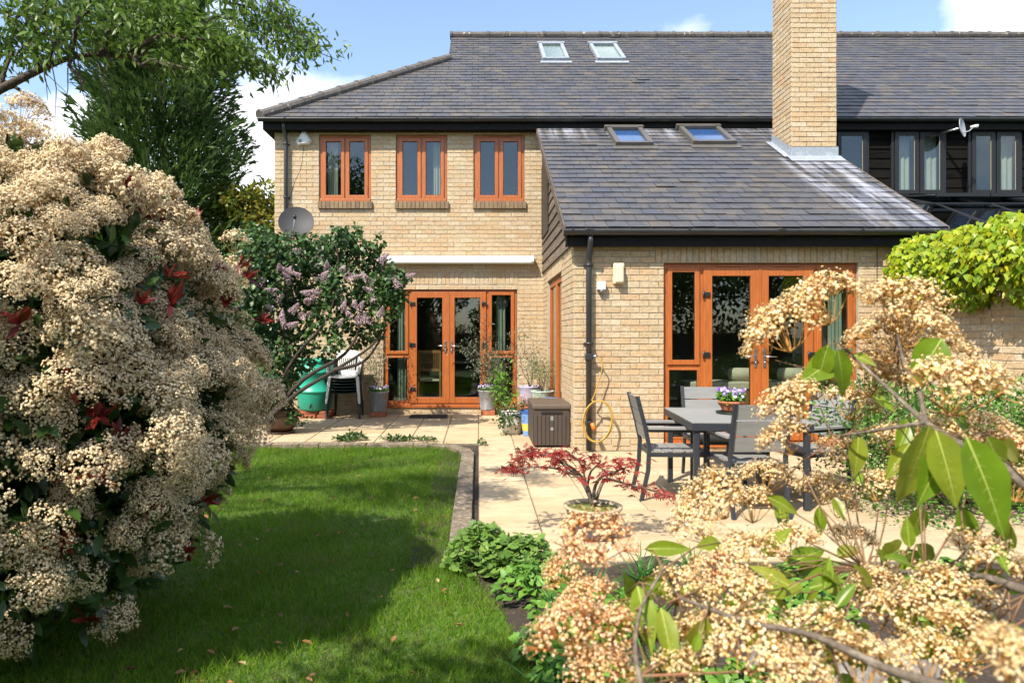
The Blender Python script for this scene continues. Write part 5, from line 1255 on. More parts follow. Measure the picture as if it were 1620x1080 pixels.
# pixel centre, pixel width, distance, kind, lean
FH = [(1240, 520, 120, 1.05, 't', -.5), (1300, 478, 115, 1.05, 't', -.1), (1205, 545, 60, 1.08, 't', -.6), (1425, 485, 120, 1.15, 't', .0), (1455, 520, 110, 1.10, 't', .3), (1400, 540, 110, 1.2, 't', -.3),
      (1430, 570, 110, 1.25, 't', 0), (1500, 560, 80, 1.2, 't', .3), (1510, 615, 140, .92, 't', .1), (1550, 600, 80, .95, 't', .4), (1250, 640, 95, 1.0, 't', -.5), (1240, 695, 80, 1.0, 't', -.8), (1285, 610, 70, 1.05, 't', -.1),
      (1385, 600, 90, 1.3, 't', .1), (1350, 640, 80, 1.35, 't', 0), (1385, 770, 70, 1.1, 't', -.3), (1420, 700, 80, 1.2, 't', .3), (1325, 715, 60, 1.25, 't', -.2), (1470, 760, 80, .9, 't', .2),
      (1215, 755, 75, 1.2, 't', -.1), (1300, 775, 75, 1.15, 't', -.1), (1130, 790, 110, 1.05, 't', -.4), (1105, 830, 90, 1.0, 't', -.5), (1190, 800, 80, 1.1, 't', .2), (1350, 855, 70, 1.2, 't', .1), (1390, 880, 80, 1.1, 't', 0),
      (940, 840, 120, .86, 'r', -.3), (905, 885, 90, .84, 'r', -.5), (975, 885, 90, .84, 'r', .1), (930, 935, 90, .80, 'r', -.2), (900, 985, 120, .72, 'r', -.4), (885, 1040, 110, .70, 'r', -.5), (960, 985, 110, .75, 'r', .0), (950, 1050, 110, .7, 'r', 0),
      (1040, 905, 70, .95, 'r', -.2), (1080, 935, 90, .85, 't', -.1), (1130, 910, 90, .9, 'r', 0), (1050, 985, 100, .78, 't', -.1), (1185, 880, 100, .92, 't', .1), (1245, 860, 90, 1.0, 't', .1), (1290, 900, 100, .92, 't', .2), (1170, 950, 110, .82, 't', 0),
      (1120, 1010, 110, .75, 't', -.1), (1230, 960, 110, .82, 't', .1), (1200, 1035, 130, .70, 't', 0), (1290, 1010, 120, .74, 't', 0), (1340, 960, 90, .84, 't', 0), (1370, 1050, 120, .70, 't', .1), (1420, 970, 110, .82, 't', .1), (1455, 900, 120, .85, 't', .1),
      (1500, 950, 120, .8, 't', .1), (1560, 890, 120, .85, 't', .2), (1600, 950, 110, .8, 't', .3), (1540, 1010, 120, .74, 't', .2), (1470, 1040, 110, .72, 't', .1), (1590, 720, 100, .95, 'r', .3), (1560, 680, 80, 1.0, 't', .3), (1615, 770, 80, .9, 't', .4), (1500, 690, 90, 1.1, 't', .2),
      (1605, 1045, 120, .42, 't', .1), (1080, 1060, 100, .72, 't', 0), (1010, 860, 70, 1.0, 'r', .1), (1390, 930, 90, .9, 't', .1), (1260, 1070, 110, .66, 't', 0), (1000, 930, 80, .85, 'r', .1), (1330, 800, 60, 1.3, 't', .1)]
stem_tips = []
FH = [h for k, h in enumerate(FH) if not (h[1] > 855 and k % 3 == 1)]
for k, (px, py, wpx, Y, kd, lean) in enumerate(FH):
    if kd == 'r' and px < 1000: py += 16
    Yj = Y * 1.08; p = P(px, py, Yj); R = wpx / 2 / F * Yj; me = (heads_t if kd == 't' else heads_r)[k % 4]; s = R / .075 * 1.12
    ax = Vector((lean + random.uniform(-.3, .3), random.uniform(-.5, .25), 1)).normalized(); o = link('flower_head', me, None, fg); o.location = Vector(p) - fgr; o.rotation_mode = 'QUATERNION'
    o.rotation_quaternion = Vector((0, 0, 1)).rotation_difference(ax) @ Matrix.Rotation(random.uniform(0, 6.28), 3, 'Z').to_quaternion(); o.scale = (s, s, s * .95)
    stem_tips.append((Vector(p) - ax * .07 * s, ax))
# leaves: base pixel, tip pixel, width/length, distance
FLV = [(1325, 552, 1343, 632, .5, 1.0), (1310, 545, 1292, 612, .5, 1.02), (1335, 560, 1270, 600, .5, 1.05), (1490, 535, 1446, 608, .62, 1.05), (1455, 533, 1500, 585, .45, 1.1), (1380, 625, 1420, 650, .4, 1.15), (1470, 672, 1432, 808, .48, .78), (1480, 680, 1522, 806, .48, .78), (1528, 690, 1606, 858, .42, .66),
       (1500, 690, 1462, 800, .5, .8), (1358, 690, 1356, 756, .5, 1.0), (1560, 690, 1600, 760, .5, .85), (1580, 700, 1625, 730, .5, .9), (1440, 700, 1400, 760, .4, .95), (1460, 800, 1440, 860, .4, .95), (1520, 800, 1545, 880, .4, .9), (1020, 868, 1098, 866, .35, .92), (1140, 858, 1105, 862, .5, .95), (1213, 785, 1268, 812, .4, 1.05), (1230, 795, 1245, 845, .45, 1.1),
       (1296, 800, 1300, 852, .45, 1.05), (1318, 786, 1338, 822, .45, 1.05), (1280, 930, 1338, 912, .42, .88), (1325, 880, 1360, 860, .5, 1.0), (1350, 900, 1375, 945, .5, 1.0), (1240, 930, 1205, 945, .6, .85), (1008, 925, 1034, 1032, .42, .78), (1045, 960, 1072, 1066, .38, .76), (1118, 975, 1082, 1082, .42, .74), (1100, 960, 1095, 1020, .4, .8), (990, 940, 985, 1010, .35, .82),
       (1390, 880, 1440, 870, .4, 1.05), (1400, 930, 1430, 945, .5, 1.0), (1480, 985, 1460, 1040, .5, .8), (1520, 980, 1555, 1030, .5, .8), (1545, 985, 1575, 965, .4, .8), (1600, 985, 1625, 1010, .6, .75), (1330, 1005, 1360, 1030, .5, .8), (1410, 1060, 1385, 1020, .4, .75), (1290, 1040, 1320, 1070, .5, .74), (1150, 905, 1180, 925, .5, .95), (1215, 910, 1260, 905, .4, .95), (1450, 860, 1490, 900, .4, .95), (1440, 660, 1420, 720, .4, 1.1), (1500, 640, 1540, 690, .4, 1.0), (1365, 770, 1350, 735, .4, 1.1), (990, 1060, 1010, 1090, .5, .74), (1570, 860, 1600, 905, .45, .85), (1350, 560, 1385, 575, .4, 1.1)]
tv, tf = leaf_t(1.0, .10, .18); tvn = []
# finer leaf for close range: midrib, blade edges with gentle waves
def fine_leaf():
    n = 9; tv = []; tf = []
    for i in range(n + 1):
        t = i / n; w = math.sin(math.pi * t ** .8) ** .95 * .52 * (1 - .25 * t) if 0 < t < 1 else .0; z = -.16 * t * t; wv = .012 * math.sin(i * 2.1)
        tv += [(-w, t, z + .12 * w + wv), (-w * .5, t, z + .045 * w), (0, t, z - .006), (w * .5, t, z + .045 * w), (w, t, z + .12 * w - wv)]
    for i in range(n):
        for k in range(4): a = i * 5 + k; tf.append((a, a + 1, a + 6, a + 5))
    return tv, tf
FINE = fine_leaf()
rl = random.Random(5)
for k in range(84):     # more leaves among the lower blossom
    x, y = rl.uniform(1000, 1610), rl.uniform(860, 1075)
    if x < 1150 and y < 930: continue
    an = rl.uniform(-2.6, -.5) if rl.random() < .4 else rl.uniform(.3, 2.8); L0 = rl.uniform(40, 75); Yl = .98 - .28 * (y - 860) / 215 + rl.uniform(-.04, .08)
    FLV.append((x, y, x + L0 * math.cos(an), y + L0 * math.sin(an) * .8, rl.uniform(.35, .5), Yl))
lf = []
for k, (bx_, by_, tx, ty, w, Y) in enumerate(FLV):
    Yj = Y * 1.06; a = P(bx_, by_, Yj); b = P(tx, ty, Yj + random.uniform(-.05, .03)); v = b - a; ln1 = v.length
    nv_ = Vector((random.uniform(-.5, .2), -1 if ty > by_ + 25 else -.5, random.uniform(.2, .9)))
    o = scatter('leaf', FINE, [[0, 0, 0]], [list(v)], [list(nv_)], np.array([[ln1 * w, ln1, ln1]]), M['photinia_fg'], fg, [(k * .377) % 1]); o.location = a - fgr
    lf.append(a)
    Rl = frames(np.array([list(v)]), np.array([list(nv_)]))[0]; mv = []
    for i in range(10): t = i / 9; z_ = -.16 * t * t + .004; w_ = .009 * (1 - .8 * t); mv += [(-w_, t, z_), (w_, t, z_)]
    mb_ = MB()
    for sd_ in (-1, 1):
        for i in range(1, 8):
            t = .07 + i * .105; wl = math.sin(math.pi * (t + .07) ** .8) * .40 * w; q0 = np.array([0, t, -.16 * t * t + .003]); q1 = np.array([sd_ * wl, t + .09, -.16 * (t + .09) ** 2 + .1 * wl + .004])
            mb_.add([Vector(Rl @ (q * ln1)) for q in (q0 - [0, .002, 0], q0 + [0, .002, 0], q1 + [0, .0005, 0], q1 - [0, .0005, 0])], [(0, 1, 2, 3)])
    mb_.add([Vector(Rl @ (np.array(q) * ln1)) for q in mv], [(2 * i, 2 * i + 1, 2 * i + 3, 2 * i + 2) for i in range(9)]); mb_.build('midrib', M['vein'], o)
bt = MB(); hub = P(1300, 870, .85); main = [P(1640, 1150, .58), P(1520, 1095, .62), P(1400, 1056, .66), P(1284, 1004, .72), P(1185, 984, .76), P(1075, 945, .82)]
bt.tube(smooth_pts([Vector(p) - fgr for p in main], 4), [.0062 - .0042 * i / 20 for i in range(21)], 7)
main2 = [P(1680, 820, .75), P(1590, 740, .82), P(1540, 715, .86), P(1465, 668, .95), P(1400, 610, 1.04), P(1345, 560, 1.1)]
bt.tube(smooth_pts([Vector(p) - fgr for p in main2], 4), [.0062 - .004 * i / 20 for i in range(21)], 7)
main3 = [P(1465, 668, .95), P(1390, 680, 1.0), P(1330, 690, 1.05)]; bt.tube([Vector(p) - fgr for p in main3], [.0035, .0028, .002], 6)
main4 = [P(1465, 668, .95), P(1455, 620, 1.0), P(1430, 575, 1.1), P(1420, 530, 1.2)]; bt.tube([Vector(p) - fgr for p in main4], [.004, .003, .0025, .002], 6)
main5 = [P(1700, 960, .75), P(1560, 912, .88), P(1440, 905, .98), P(1370, 900, 1.02)]; bt.tube([Vector(p) - fgr for p in main5], [.006, .005, .004, .003], 6)
main6 = [P(1020, 1100, .7), P(1005, 1030, .74), P(1015, 960, .8), P(1050, 900, .84)]; bt.tube(smooth_pts([Vector(p) - fgr for p in main6], 4), [.0032 - .00015 * i for i in range(13)], 6)
allm = [Vector(p) for mm in (main, main2, main3, main4, main5, main6) for p in smooth_pts(mm, 4)]
bt.build('branches', M['bark_pale'], fg)
ro = MB(); root = Vector((1.25, .55, 0)); 
for e in (P(1640, 1150, .58), P(1680, 820, .75), P(1700, 960, .75), P(1020, 1100, .7)): ro.tube(smooth_pts([Vector((0, 0, 0)), (Vector(e) - fgr) * .55 + Vector((0, 0, -.12)), Vector(e) - fgr], 4), [.014 - .0008 * i for i in range(9)], 7)
ro.build('trunk', M['bark'], fg)
rs = MB()
for (t, ax) in stem_tips:
    q = min(allm, key=lambda m_: (m_ - t).length + (0.4 if m_.z > t.z + .03 else 0)); mid = t.lerp(q, .5) + Vector((0, 0, -.02)); rs.tube([t - fgr, mid - fgr, q - fgr], [.0011, .0013, .0017], 5)
for a in lf:
    q = min(allm, key=lambda m_: (m_ - a).length); 
    if (q - a).length < .25: rs.tube([a - fgr, a.lerp(q, .5) - fgr + Vector((0, 0, .01)), q - fgr], [.0010, .0011, .0014], 5)
rs.build('flower_stalks', M['redstem'], fg)

# ---------- generic branching tree
def grow(base, tips, r0, r1, wob=.1, kids=0, seg=6):
    """branches from base to every tip"""
    mb = MB(); ends = []
    for t in tips:
        t = Vector(t); b = Vector(base); n = 5; pts = []
        for i in range(n + 1): f = i / n; pts.append(b.lerp(t, f) + Vector(RNG.normal(0, wob, 3)) * math.sin(math.pi * f) * (t - b).length)
        mb.tube(pts, [r0 + (r1 - r0) * i / n for i in range(n + 1)], seg); ends.append(pts)
    return mb, ends
def leafcloud(centres, radii, n, squash=(1, 1, 1)):
    w_ = np.asarray(radii, float) ** 2; k = RNG.choice(len(centres), n, p=w_ / w_.sum()); d = unit(U(n)); r = np.cbrt(RNG.random(n)) ** .6
    return np.asarray(centres)[k] + d * (r * np.asarray(radii)[k])[:, None] * np.array(squash), d

# ---------- tree overhanging from the left
tr_o = Vector((-5.4, 3.6, -.05)); tree = plant('overhanging_tree', 'slender-leaved green tree reaching over from the left above the bush', 'tree', tr_o)
tb = MB(); tb.tube(smooth_pts([(0, 0, 0), (.05, .05, 1.2), (.25, .05, 2.3), (.3, .1, 3.3), (.5, .2, 4.6)], 4), [.16 - .007 * i for i in range(17)], 10)
mainb = [Vector(P(-140, 215, 3.9)), Vector(P(0, 142, 3.9)), Vector(P(60, 112, 3.9)), Vector(P(110, 92, 3.95)), Vector(P(160, 86, 4.0)), Vector(P(212, 87, 4.1))]
tb.tube(smooth_pts([Vector((-5.15, 3.65, 2.2))] + mainb, 4) if False else [p - tr_o for p in smooth_pts([Vector((-5.12, 3.65, 2.25)), Vector((-4.2, 3.8, 2.3))] + mainb, 4)], [.036 - .0010 * i for i in range(29)], 7)
tips = []; 
spec = [((60, 112), [(20, -60), (90, -40), (120, 30)]), ((110, 92), [(105, 20), (150, -30), (135, 150)]), ((160, 86), [(210, 20), (280, 60), (250, -40)]), ((212, 87), [(300, 110), (260, 40), (330, 30)]), ((0, 142), [(30, 60), (70, 170)])]
twig_pts = []
for (bx_, by_), ts in spec:
    for (tx, ty) in ts:
        a = P(bx_, by_, 3.95); b = P(tx, ty, random.uniform(3.6, 4.5)); pts = [a.lerp(b, i / 5) + Vector(RNG.normal(0, .03, 3)) for i in range(6)]; pts[0] = a
        tb.tube([p - tr_o for p in pts], [.016 - .0024 * i for i in range(6)], 5); twig_pts += pts[2:]
ups = [Vector((-4.6, 3.4, 5.2)), Vector((-4.0, 4.2, 5.0)), Vector((-3.2, 3.4, 4.6)), Vector((-3.4, 4.6, 4.9)), Vector((-2.4, 3.6, 4.3)), Vector((-2.2, 4.4, 4.2)), Vector((-5.6, 2.6, 5.2)), Vector((-6, 4.6, 5.0)), Vector((-4.4, 2.4, 4.8)), Vector((-1.5, 4.0, 3.75)), Vector((-1.75, 4.3, 3.45)), Vector((-3.0, 2.5, 4.5)), Vector((-4.4, 4.2, 5.6)), Vector((-3.6, 4.0, 5.5)), Vector((-2.9, 4.6, 5.2)), Vector((-3.2, 5.2, 5.4)), Vector((-4.1, 5.0, 5.8)), Vector((-2.4, 5.0, 4.9))]
for e in ups:
    a = Vector((-5.0, 3.7, 3.4 + random.uniform(-.6, .6))); pts = [a.lerp(e, i / 6) + Vector(RNG.normal(0, .07, 3)) for i in range(7)]; tb.tube([p - tr_o for p in pts], [.045 - .006 * i for i in range(7)], 6); twig_pts += pts[3:]
# drooping outer twigs reaching right (seen against the sky)
droop = []
for (x0, y0, x1, y1) in [(330, 20, 470, 100), (360, 5, 505, 80), (300, 40, 430, 130), (250, 20, 400, 100), (380, -20, 490, 70), (200, 0, 330, 90), (230, 60, 300, 180), (150, -20, 260, 40), (330, -30, 450, 60), (280, 10, 345, 120), (100, -10, 210, 40), (40, 0, 160, 60), (0, 20, 90, 70), (-20, 60, 60, 100), (190, 60, 260, 140), (310, 60, 410, 105)]:
    Y = random.uniform(3.7, 4.7); a = P(x0, y0, Y); b = P(x1, y1, Y + random.uniform(-.2, .2)); pts = [a.lerp(b, i / 7) + Vector((0, 0, .05 * math.sin(math.pi * i / 7))) + Vector(RNG.normal(0, .012, 3)) for i in range(8)]
    tb.tube([p - tr_o for p in pts], [.008 - .0009 * i for i in range(8)], 4); droop += pts[1:]
    for p in pts[1:]:
        for _ in range(2):
            e = p + Vector((random.uniform(-.05, .16), random.uniform(-.12, .12), random.uniform(-.16, .05))); tb.tube([p - tr_o, e - tr_o], [.003, .0015], 4); droop.append(e)
for k in range(9):   # thin bare hanging twigs
    x = random.uniform(40, 180); a = P(x, random.uniform(70, 110), 3.9); b = P(x + random.uniform(-10, 40), random.uniform(140, 205), 3.9); tb.tube([a - tr_o, a.lerp(b, .5) + Vector(RNG.normal(0, .02, 3)) - tr_o, b - tr_o], [.004, .003, .0015], 4)
tb.build('trunk', M['bark'], tree)
cen = np.array([list(p) for p in twig_pts]); rad = RNG.uniform(.12, .32, len(cen)); n1 = 7800; p1, d1 = leafcloud(cen, rad, n1); 
cen2 = np.array([list(p) for p in droop]); n2 = 6200; p2, d2 = leafcloud(cen2, np.full(len(cen2), .085), n2)
pp = np.vstack([p1, p2]); dd_ = np.vstack([d1, d2]); n = len(pp)
# keep the sky gap at the lower left free
ux = CX + F * pp[:, 0] / pp[:, 1]; uy = CY - F * (pp[:, 2] - H) / pp[:, 1]; lim = np.interp(ux, [-400, 0, 60, 130, 210, 300, 400, 520], [300, 118, 108, 70, 75, 130, 135, 105])
ok = (uy < lim + RNG.normal(0, 10, n)) | (pp[:, 2] > 3.9); pp = pp[ok]; dd_ = dd_[ok]; n = len(pp)
tag(scatter('crown', leaf_t(.34, .08, .2), pp - np.array(tr_o), unit(dd_ * .4 + U(n) * .6 + np.array([.25, 0, -.55])), unit(U(n) + np.array([0, 0, .6])), RNG.uniform(.036, .068, n), M['tree'], tree), kind='stuff')

# ---------- second tree behind the camera on the left: shades the near lawn, shows in the panes
def simple_tree(name, label, loc, h, r, crown_z, n, m, ls, group=None, squash=.8, seed=0):
    t = plant(name, label, 'tree', loc, group); mb = MB(); mb.tube(smooth_pts([(0, 0, 0), (.05, 0, h * .3), (-.05, .05, h * .6), (0, 0, h * .9)], 3), [.06 + .02 * h - (.016 * h / 10) * i for i in range(10)], 8)
    cs = []; rs_ = []
    for i in range(22):
        d = unit(U(1))[0]; c = np.array([0, 0, crown_z]) + d * np.array([r, r, r * squash]) * random.uniform(.45, .8); cs.append(c); rs_.append(r * random.uniform(.25, .42)); mb.tube([(0, 0, crown_z * .7 + random.uniform(-.3, .5)), tuple(c * .6 + np.array([0, 0, crown_z * .36])), tuple(c)], [.04, .025, .01], 5)
    mb.build('trunk', M['bark'], t); p, d = leafcloud(np.array(cs), np.array(rs_), n, (1, 1, .85))
    tag(scatter('crown', LEAF, p, unit(d * .6 + U(n) * .7 + np.array([0, 0, -.3])), unit(U(n) + np.array([0, 0, .7])), RNG.uniform(.7, 1.3, n) * ls, m, t), kind='stuff'); return t
simple_tree('garden_tree', 'leafy tree behind the viewer, mirrored in the left-hand panes', (-1.85, .25, -.1), 3.4, .95, 3.05, 2300, M['rearleaf'], .09)
simple_tree('garden_tree', 'tall dark tree mirrored in the leftmost upper window', (-7.5, -9, -.1), 11, 3.0, 8.2, 8000, M['rearleaf'], .24)
for x, y, h, r in ((-2.6, -8.5, 6, 2.2), (1.5, -8, 5.0, 2.2), (5.5, -6.5, 6.0, 2.6), (9.5, -6, 6.5, 2.8), (3.5, -10, 6, 2.4)):
    simple_tree('hedgerow_tree', 'broad green tree at the end of the garden, %s' % {-2.6: 'leftmost of the row', 1.5: 'straight behind the viewer', 5.5: 'right of the viewer', 9.5: 'rightmost of the row', 3.5: 'farthest back'}[x], (x, y, -.1), h, r, h * .56, 4200, M['rearleaf'], .22, 'trees at the end of the garden', 1.0)
hg = MB(); hd = plant('boundary_hedge', 'dense clipped hedge closing the garden behind the viewer', 'hedge', (1, -5.6, -.1)); hg.box(-9, 9, -.3, .3, 0, 1.5); hg.build('inner_twigs', M['bark'], hd)
n = 9000; p = np.column_stack([RNG.uniform(-9, 9, n), RNG.uniform(-.5, .5, n), RNG.uniform(0, 1.8, n)]); tag(scatter('leaves', LEAF, p, unit(U(n)), unit(U(n)), RNG.uniform(.1, .2, n), M['rearleaf'], hd), kind='stuff')

# ---------- conifer beyond the lawn
cf = np.array([-7.9, 17.0, -.1]); con = plant('conifer', 'tall dark green conifer left of the house', 'tree', tuple(cf))
mb = MB(); mb.tube([(0, 0, 0), (.1, 0, 4), (0, 0, 10.4)], [.2, .13, .03], 8); mb.build('trunk', M['bark'], con)
n = 60000; zt = RNG.random(n) ** .8; zc = .8 + zt * 10.2
prof_ = np.interp(zc, [.8, 2, 4, 6, 8, 9.6, 11.0], [1.85, 2.0, 1.95, 1.75, 1.45, 1.0, .3]); ang = RNG.uniform(0, 2 * np.pi, n)
lob = 1 + .16 * np.sin(ang * 5 + zc * 1.7) + .13 * np.sin(ang * 3 - zc * 2.9) + .1 * np.sin(zc * 6 + ang * 2)
rr = prof_ * lob * np.sqrt(RNG.uniform(.06, 1.0, n)); p = np.column_stack([rr * np.cos(ang), rr * np.sin(ang), zc])
a_ = unit(np.column_stack([np.cos(ang), np.sin(ang), RNG.uniform(.1, 1.3, n)]) + U(n) * .35)
SPRAY = ([(0, 0, 0), (.05, .35, .02), (.14, .66, .0), (.03, .6, .03), (0, 1, -.05), (-.03, .6, .03), (-.14, .6, .0), (-.05, .3, .02)], [(0, 1, 3), (1, 2, 3), (0, 3, 4), (0, 4, 5), (0, 5, 7), (7, 5, 6)])
tag(scatter('crown', SPRAY, p, a_, unit(U(n) + np.array([0, -.3, .8])), RNG.uniform(.14, .36, n), M['conifer'], con), kind='stuff')
# long tips breaking the outline
n = 900; ang = RNG.uniform(0, 2 * np.pi, n); zc = RNG.uniform(1, 10.8, n); prof_ = np.interp(zc, [.8, 2, 4, 6, 8, 9.6, 11.0], [1.85, 2.0, 1.95, 1.75, 1.45, 1.0, .3]); rr = prof_ * RNG.uniform(.95, 1.18, n)
tag(scatter('outer_sprays', SPRAY, np.column_stack([rr * np.cos(ang), rr * np.sin(ang), zc]), unit(np.column_stack([np.cos(ang), np.sin(ang), RNG.uniform(.2, 1, n)])), unit(U(n) + np.array([0, 0, 1])), RNG.uniform(.3, .6, n), M['conifer'], con), kind='stuff')
simple_tree('golden_tree', 'yellow-green tree between the conifer and the house corner', (-5.55, 17.0, -.1), 5.3, 1.25, 4.1, 5200, M['yellowtree'], .16, squash=1.5)
simple_tree('garden_shrub', 'dark leafy shrub behind the lilac at the house corner', (-5.0, 13.2, -.1), 2.6, 1.2, 2.0, 5200, M['lilacleaf'], .13)
simple_tree('garden_shrub', 'leafy shrub filling the gap left of the lilac', (-5.1, 9.6, -.1), 2.2, 1.1, 1.5, 4200, M['lilacleaf'], .12)

# ---------- lilac in front of the wall
lb_ = Vector((-3.75, 9.35, -.03)); lil = plant('lilac', 'lilac with mauve flower clusters leaning right in front of the brick wall', 'shrub', lb_)
mb = MB(); cent = []
stems = [[(418, 668), (470, 622), (530, 585), (590, 545), (612, 505)], [(418, 668), (480, 600), (545, 560), (570, 510), (560, 440)], [(410, 660), (425, 600), (445, 540), (470, 470), (480, 420)], [(412, 665), (440, 610), (470, 560), (520, 500), (535, 420), (530, 385)], [(408, 655), (402, 590), (405, 520), (420, 450), (430, 390)], [(530, 585), (575, 572), (600, 540), (612, 520)]]
for k, s in enumerate(stems):
    Y = 9.4; pts = smooth_pts([P(x, y, Y + .35 * i / len(s) + (.12 * (k % 3) - .12) * i / 3) for i, (x, y) in enumerate(s)], 4)
    mb.tube([p - lb_ for p in pts], [(.036 if k < 2 else .028) * (1 - .8 * i / len(pts)) for i in range(len(pts))], 7); cent += pts[len(pts) // 2:]
mb.build('trunk', M['bark_dark'], lil)
cc_ = []; cr_ = []
for (x, y, r) in [(420, 400, .34), (460, 400, .34), (500, 400, .34), (540, 395, .28), (575, 410, .28), (600, 430, .25), (625, 440, .16), (640, 440, .10), (410, 450, .36), (455, 450, .36), (500, 455, .36), (545, 450, .34), (590, 460, .28), (615, 465, .2), (430, 500, .34), (475, 505, .32), (520, 505, .28), (560, 500, .25), (600, 500, .16), (410, 545, .3), (445, 550, .26), (485, 540, .18), (395, 600, .22), (545, 375, .14), (560, 365, .1), (600, 385, .07), (400, 380, .3), (390, 430, .35), (385, 500, .3), (622, 490, .13), (590, 525, .16), (565, 538, .14), (530, 540, .14), (630, 470, .14), (425, 590, .22), (455, 585, .2), (485, 570, .16), (520, 560, .12), (400, 630, .2), (440, 615, .12), (565, 385, .12), (590, 395, .12), (535, 365, .08), (545, 358, .05), (600, 370, .05)]:
    c = P(x, y, 9.75 + random.uniform(-.3, .3)); cc_.append(list(c - lb_)); cr_.append(r)
n = 11500; p, d = leafcloud(np.array(cc_), np.array(cr_), n, (1, 1, .9)); tag(scatter('crown', LEAF_WIDE, p, unit(d * .5 + U(n) * .5 + np.array([0, -.15, -.45])), unit(d * .5 + U(n) * .5 + np.array([-.2, -.4, .7])), RNG.uniform(.045, .085, n), M['lilacleaf'], lil), kind='stuff')
pn = MB()
def panicle(seed):
    rg = np.random.default_rng(seed); n = 170; t = rg.random(n); a = rg.uniform(0, 6.28, n); r = .052 * (1 - t) ** .7 * np.sqrt(rg.uniform(.5, 1, n)) + .006; p = np.column_stack([r * np.cos(a), r * np.sin(a), t * .17])
    d = np.column_stack([np.cos(a), np.sin(a), np.full(n, .4)]) + rg.normal(0, .3, (n, 3)); V, FL, SZ, k = scatter_data(*FLORET, p, frames(np.cross(unit(d), rg.normal(0, 1, (n, 3))), d), np.full(n, .0095))
    o = np_mesh('flower_panicle', V, FL, SZ, [M['lilacflower']], None, np.repeat(rg.random(n), k)); me = o.data; bpy.data.objects.remove(o); return me
pm = [panicle(s) for s in range(3)]
for k, (x, y) in enumerate([(452, 435), (463, 432), (475, 437), (459, 445), (472, 404), (518, 426), (512, 445), (507, 440), (540, 430), (552, 437), (555, 442), (580, 442), (584, 455), (589, 463), (495, 465), (508, 463), (492, 475), (488, 478), (543, 480), (541, 492), (560, 485), (567, 490), (592, 478), (600, 487), (478, 500), (490, 498), (452, 518), (458, 516), (446, 508), (553, 500), (566, 508), (585, 508), (578, 512), (600, 500), (437, 463), (432, 490), (643, 437), (632, 456), (600, 416), (460, 495), (535, 515), (445, 430), (420, 450), (436, 478)]):
    Y = 9.35 + random.uniform(-.12, .2); o = link('flower_panicle', pm[k % 3], None, lil); o.location = P(x, y, Y) - lb_; o.rotation_euler = (random.uniform(.2, 1.6), random.uniform(-.8, .8), random.uniform(0, 6.28)); s = random.uniform(.75, 1.1); o.scale = (s, s, s)

# ---------- ivy over the garden wall
iv = plant('ivy', 'bright yellow-green ivy mounded over the top of the garden wall', 'ivy', (5.0, 8.15, 0))
cs = []; rs_ = []
for u, z, d, r in [(.22, 2.05, .10, .24), (.22, 2.3, .06, .18), (.4, 2.2, .12, .32), (.5, 2.05, .15, .34), (.7, 2.2, .12, .34), (.95, 2.1, .15, .34), (1.2, 2.2, .12, .36), (1.4, 2.12, .16, .38), (1.7, 2.24, .12, .38), (1.9, 2.1, .16, .36), (2.2, 2.2, .14, .38), (2.6, 2.2, .14, .38), (3.0, 2.2, .14, .38), (3.5, 2.2, .14, .4), (4, 2.2, .14, .4), (4.5, 2.2, .14, .4), (.25, 1.85, .1, .18), (.6, 1.85, .1, .2), (1.0, 1.85, .1, .2), (1.6, 1.85, .1, .2), (2.0, 1.88, .1, .22), (1.35, 2.42, .05, .2), (1.75, 2.46, .05, .2), (.9, 2.4, .05, .16)]:
    q = wmap(u, z, d); cs.append(q); rs_.append(r)
IVY = ([(0, 0, 0), (.42, .12, .03), (.30, .42, .02), (0, 1, -.1), (-.30, .42, .02), (-.42, .12, .03), (0, .4, -.03)], [(0, 1, 6), (1, 2, 6), (2, 3, 6), (3, 4, 6), (4, 5, 6), (5, 0, 6)])
n = 10500; k = RNG.integers(0, len(cs), n); d = unit(U(n) + np.array([-.45, -.5, .25])); p = np.array(cs)[k] + d * (np.array(rs_)[k] * RNG.uniform(.75, 1.05, n))[:, None]
inside = np.ones(n, bool)
tag(scatter('leaves', IVY, p, unit(np.array([0, 0, -1.0]) + U(n) * .35 + d * .25), unit(d + U(n) * .3 + np.array([-.2, -.3, .4])), RNG.uniform(.042, .085, n), M['ivy'], iv), kind='stuff')
mb = MB()
for k in range(26): u = k * .18; q0 = wmap(u, random.uniform(1.75, 1.95), .02); q1 = wmap(u + random.uniform(-.1, .2), 2.3, .1); mb.tube([q0, wmap(u + .05, 2.1, .05), q1], [.012, .01, .006], 5)
mb.build('stems', M['bark'], iv)

# ---------- low small-leaved shrub below the wall
sb = plant('box_shrub', 'low dense small-leaved green shrub before the garden wall', 'shrub', (4.15, 5.6, -.03))
cs = [(x, y, z) for x in np.arange(-1.0, 1.6, .32) for y in np.arange(-.5, .7, .3) for z in (.25, .55, .78)]; cs = np.array(cs) + RNG.normal(0, .05, (len(cs), 3)); n = 24000
p, d = leafcloud(cs, np.full(len(cs), .26), n); tag(scatter('leaves', QLEAF, p, unit(d + U(n) * .5 + np.array([0, 0, .3])), unit(U(n) + np.array([0, -.2, 1])), RNG.uniform(.03, .055, n), M['shrub'], sb), kind='stuff')
mb = MB()
for k in range(40): e = cs[random.randrange(len(cs))]; mb.tube([(e[0] * .3, e[1] * .3, 0), tuple(e * .7), tuple(e)], [.012, .008, .003], 4)
for (x, y, x1, y1) in ((1545, 600, 1568, 572), (1580, 595, 1596, 565), (1605, 600, 1613, 588)): a = P(x, y, 5.5) - sb.location; b = P(x1, y1, 5.5) - sb.location; mb.tube([a, b], [.004, .002], 4)
mb.build('stems', M['bark'], sb)
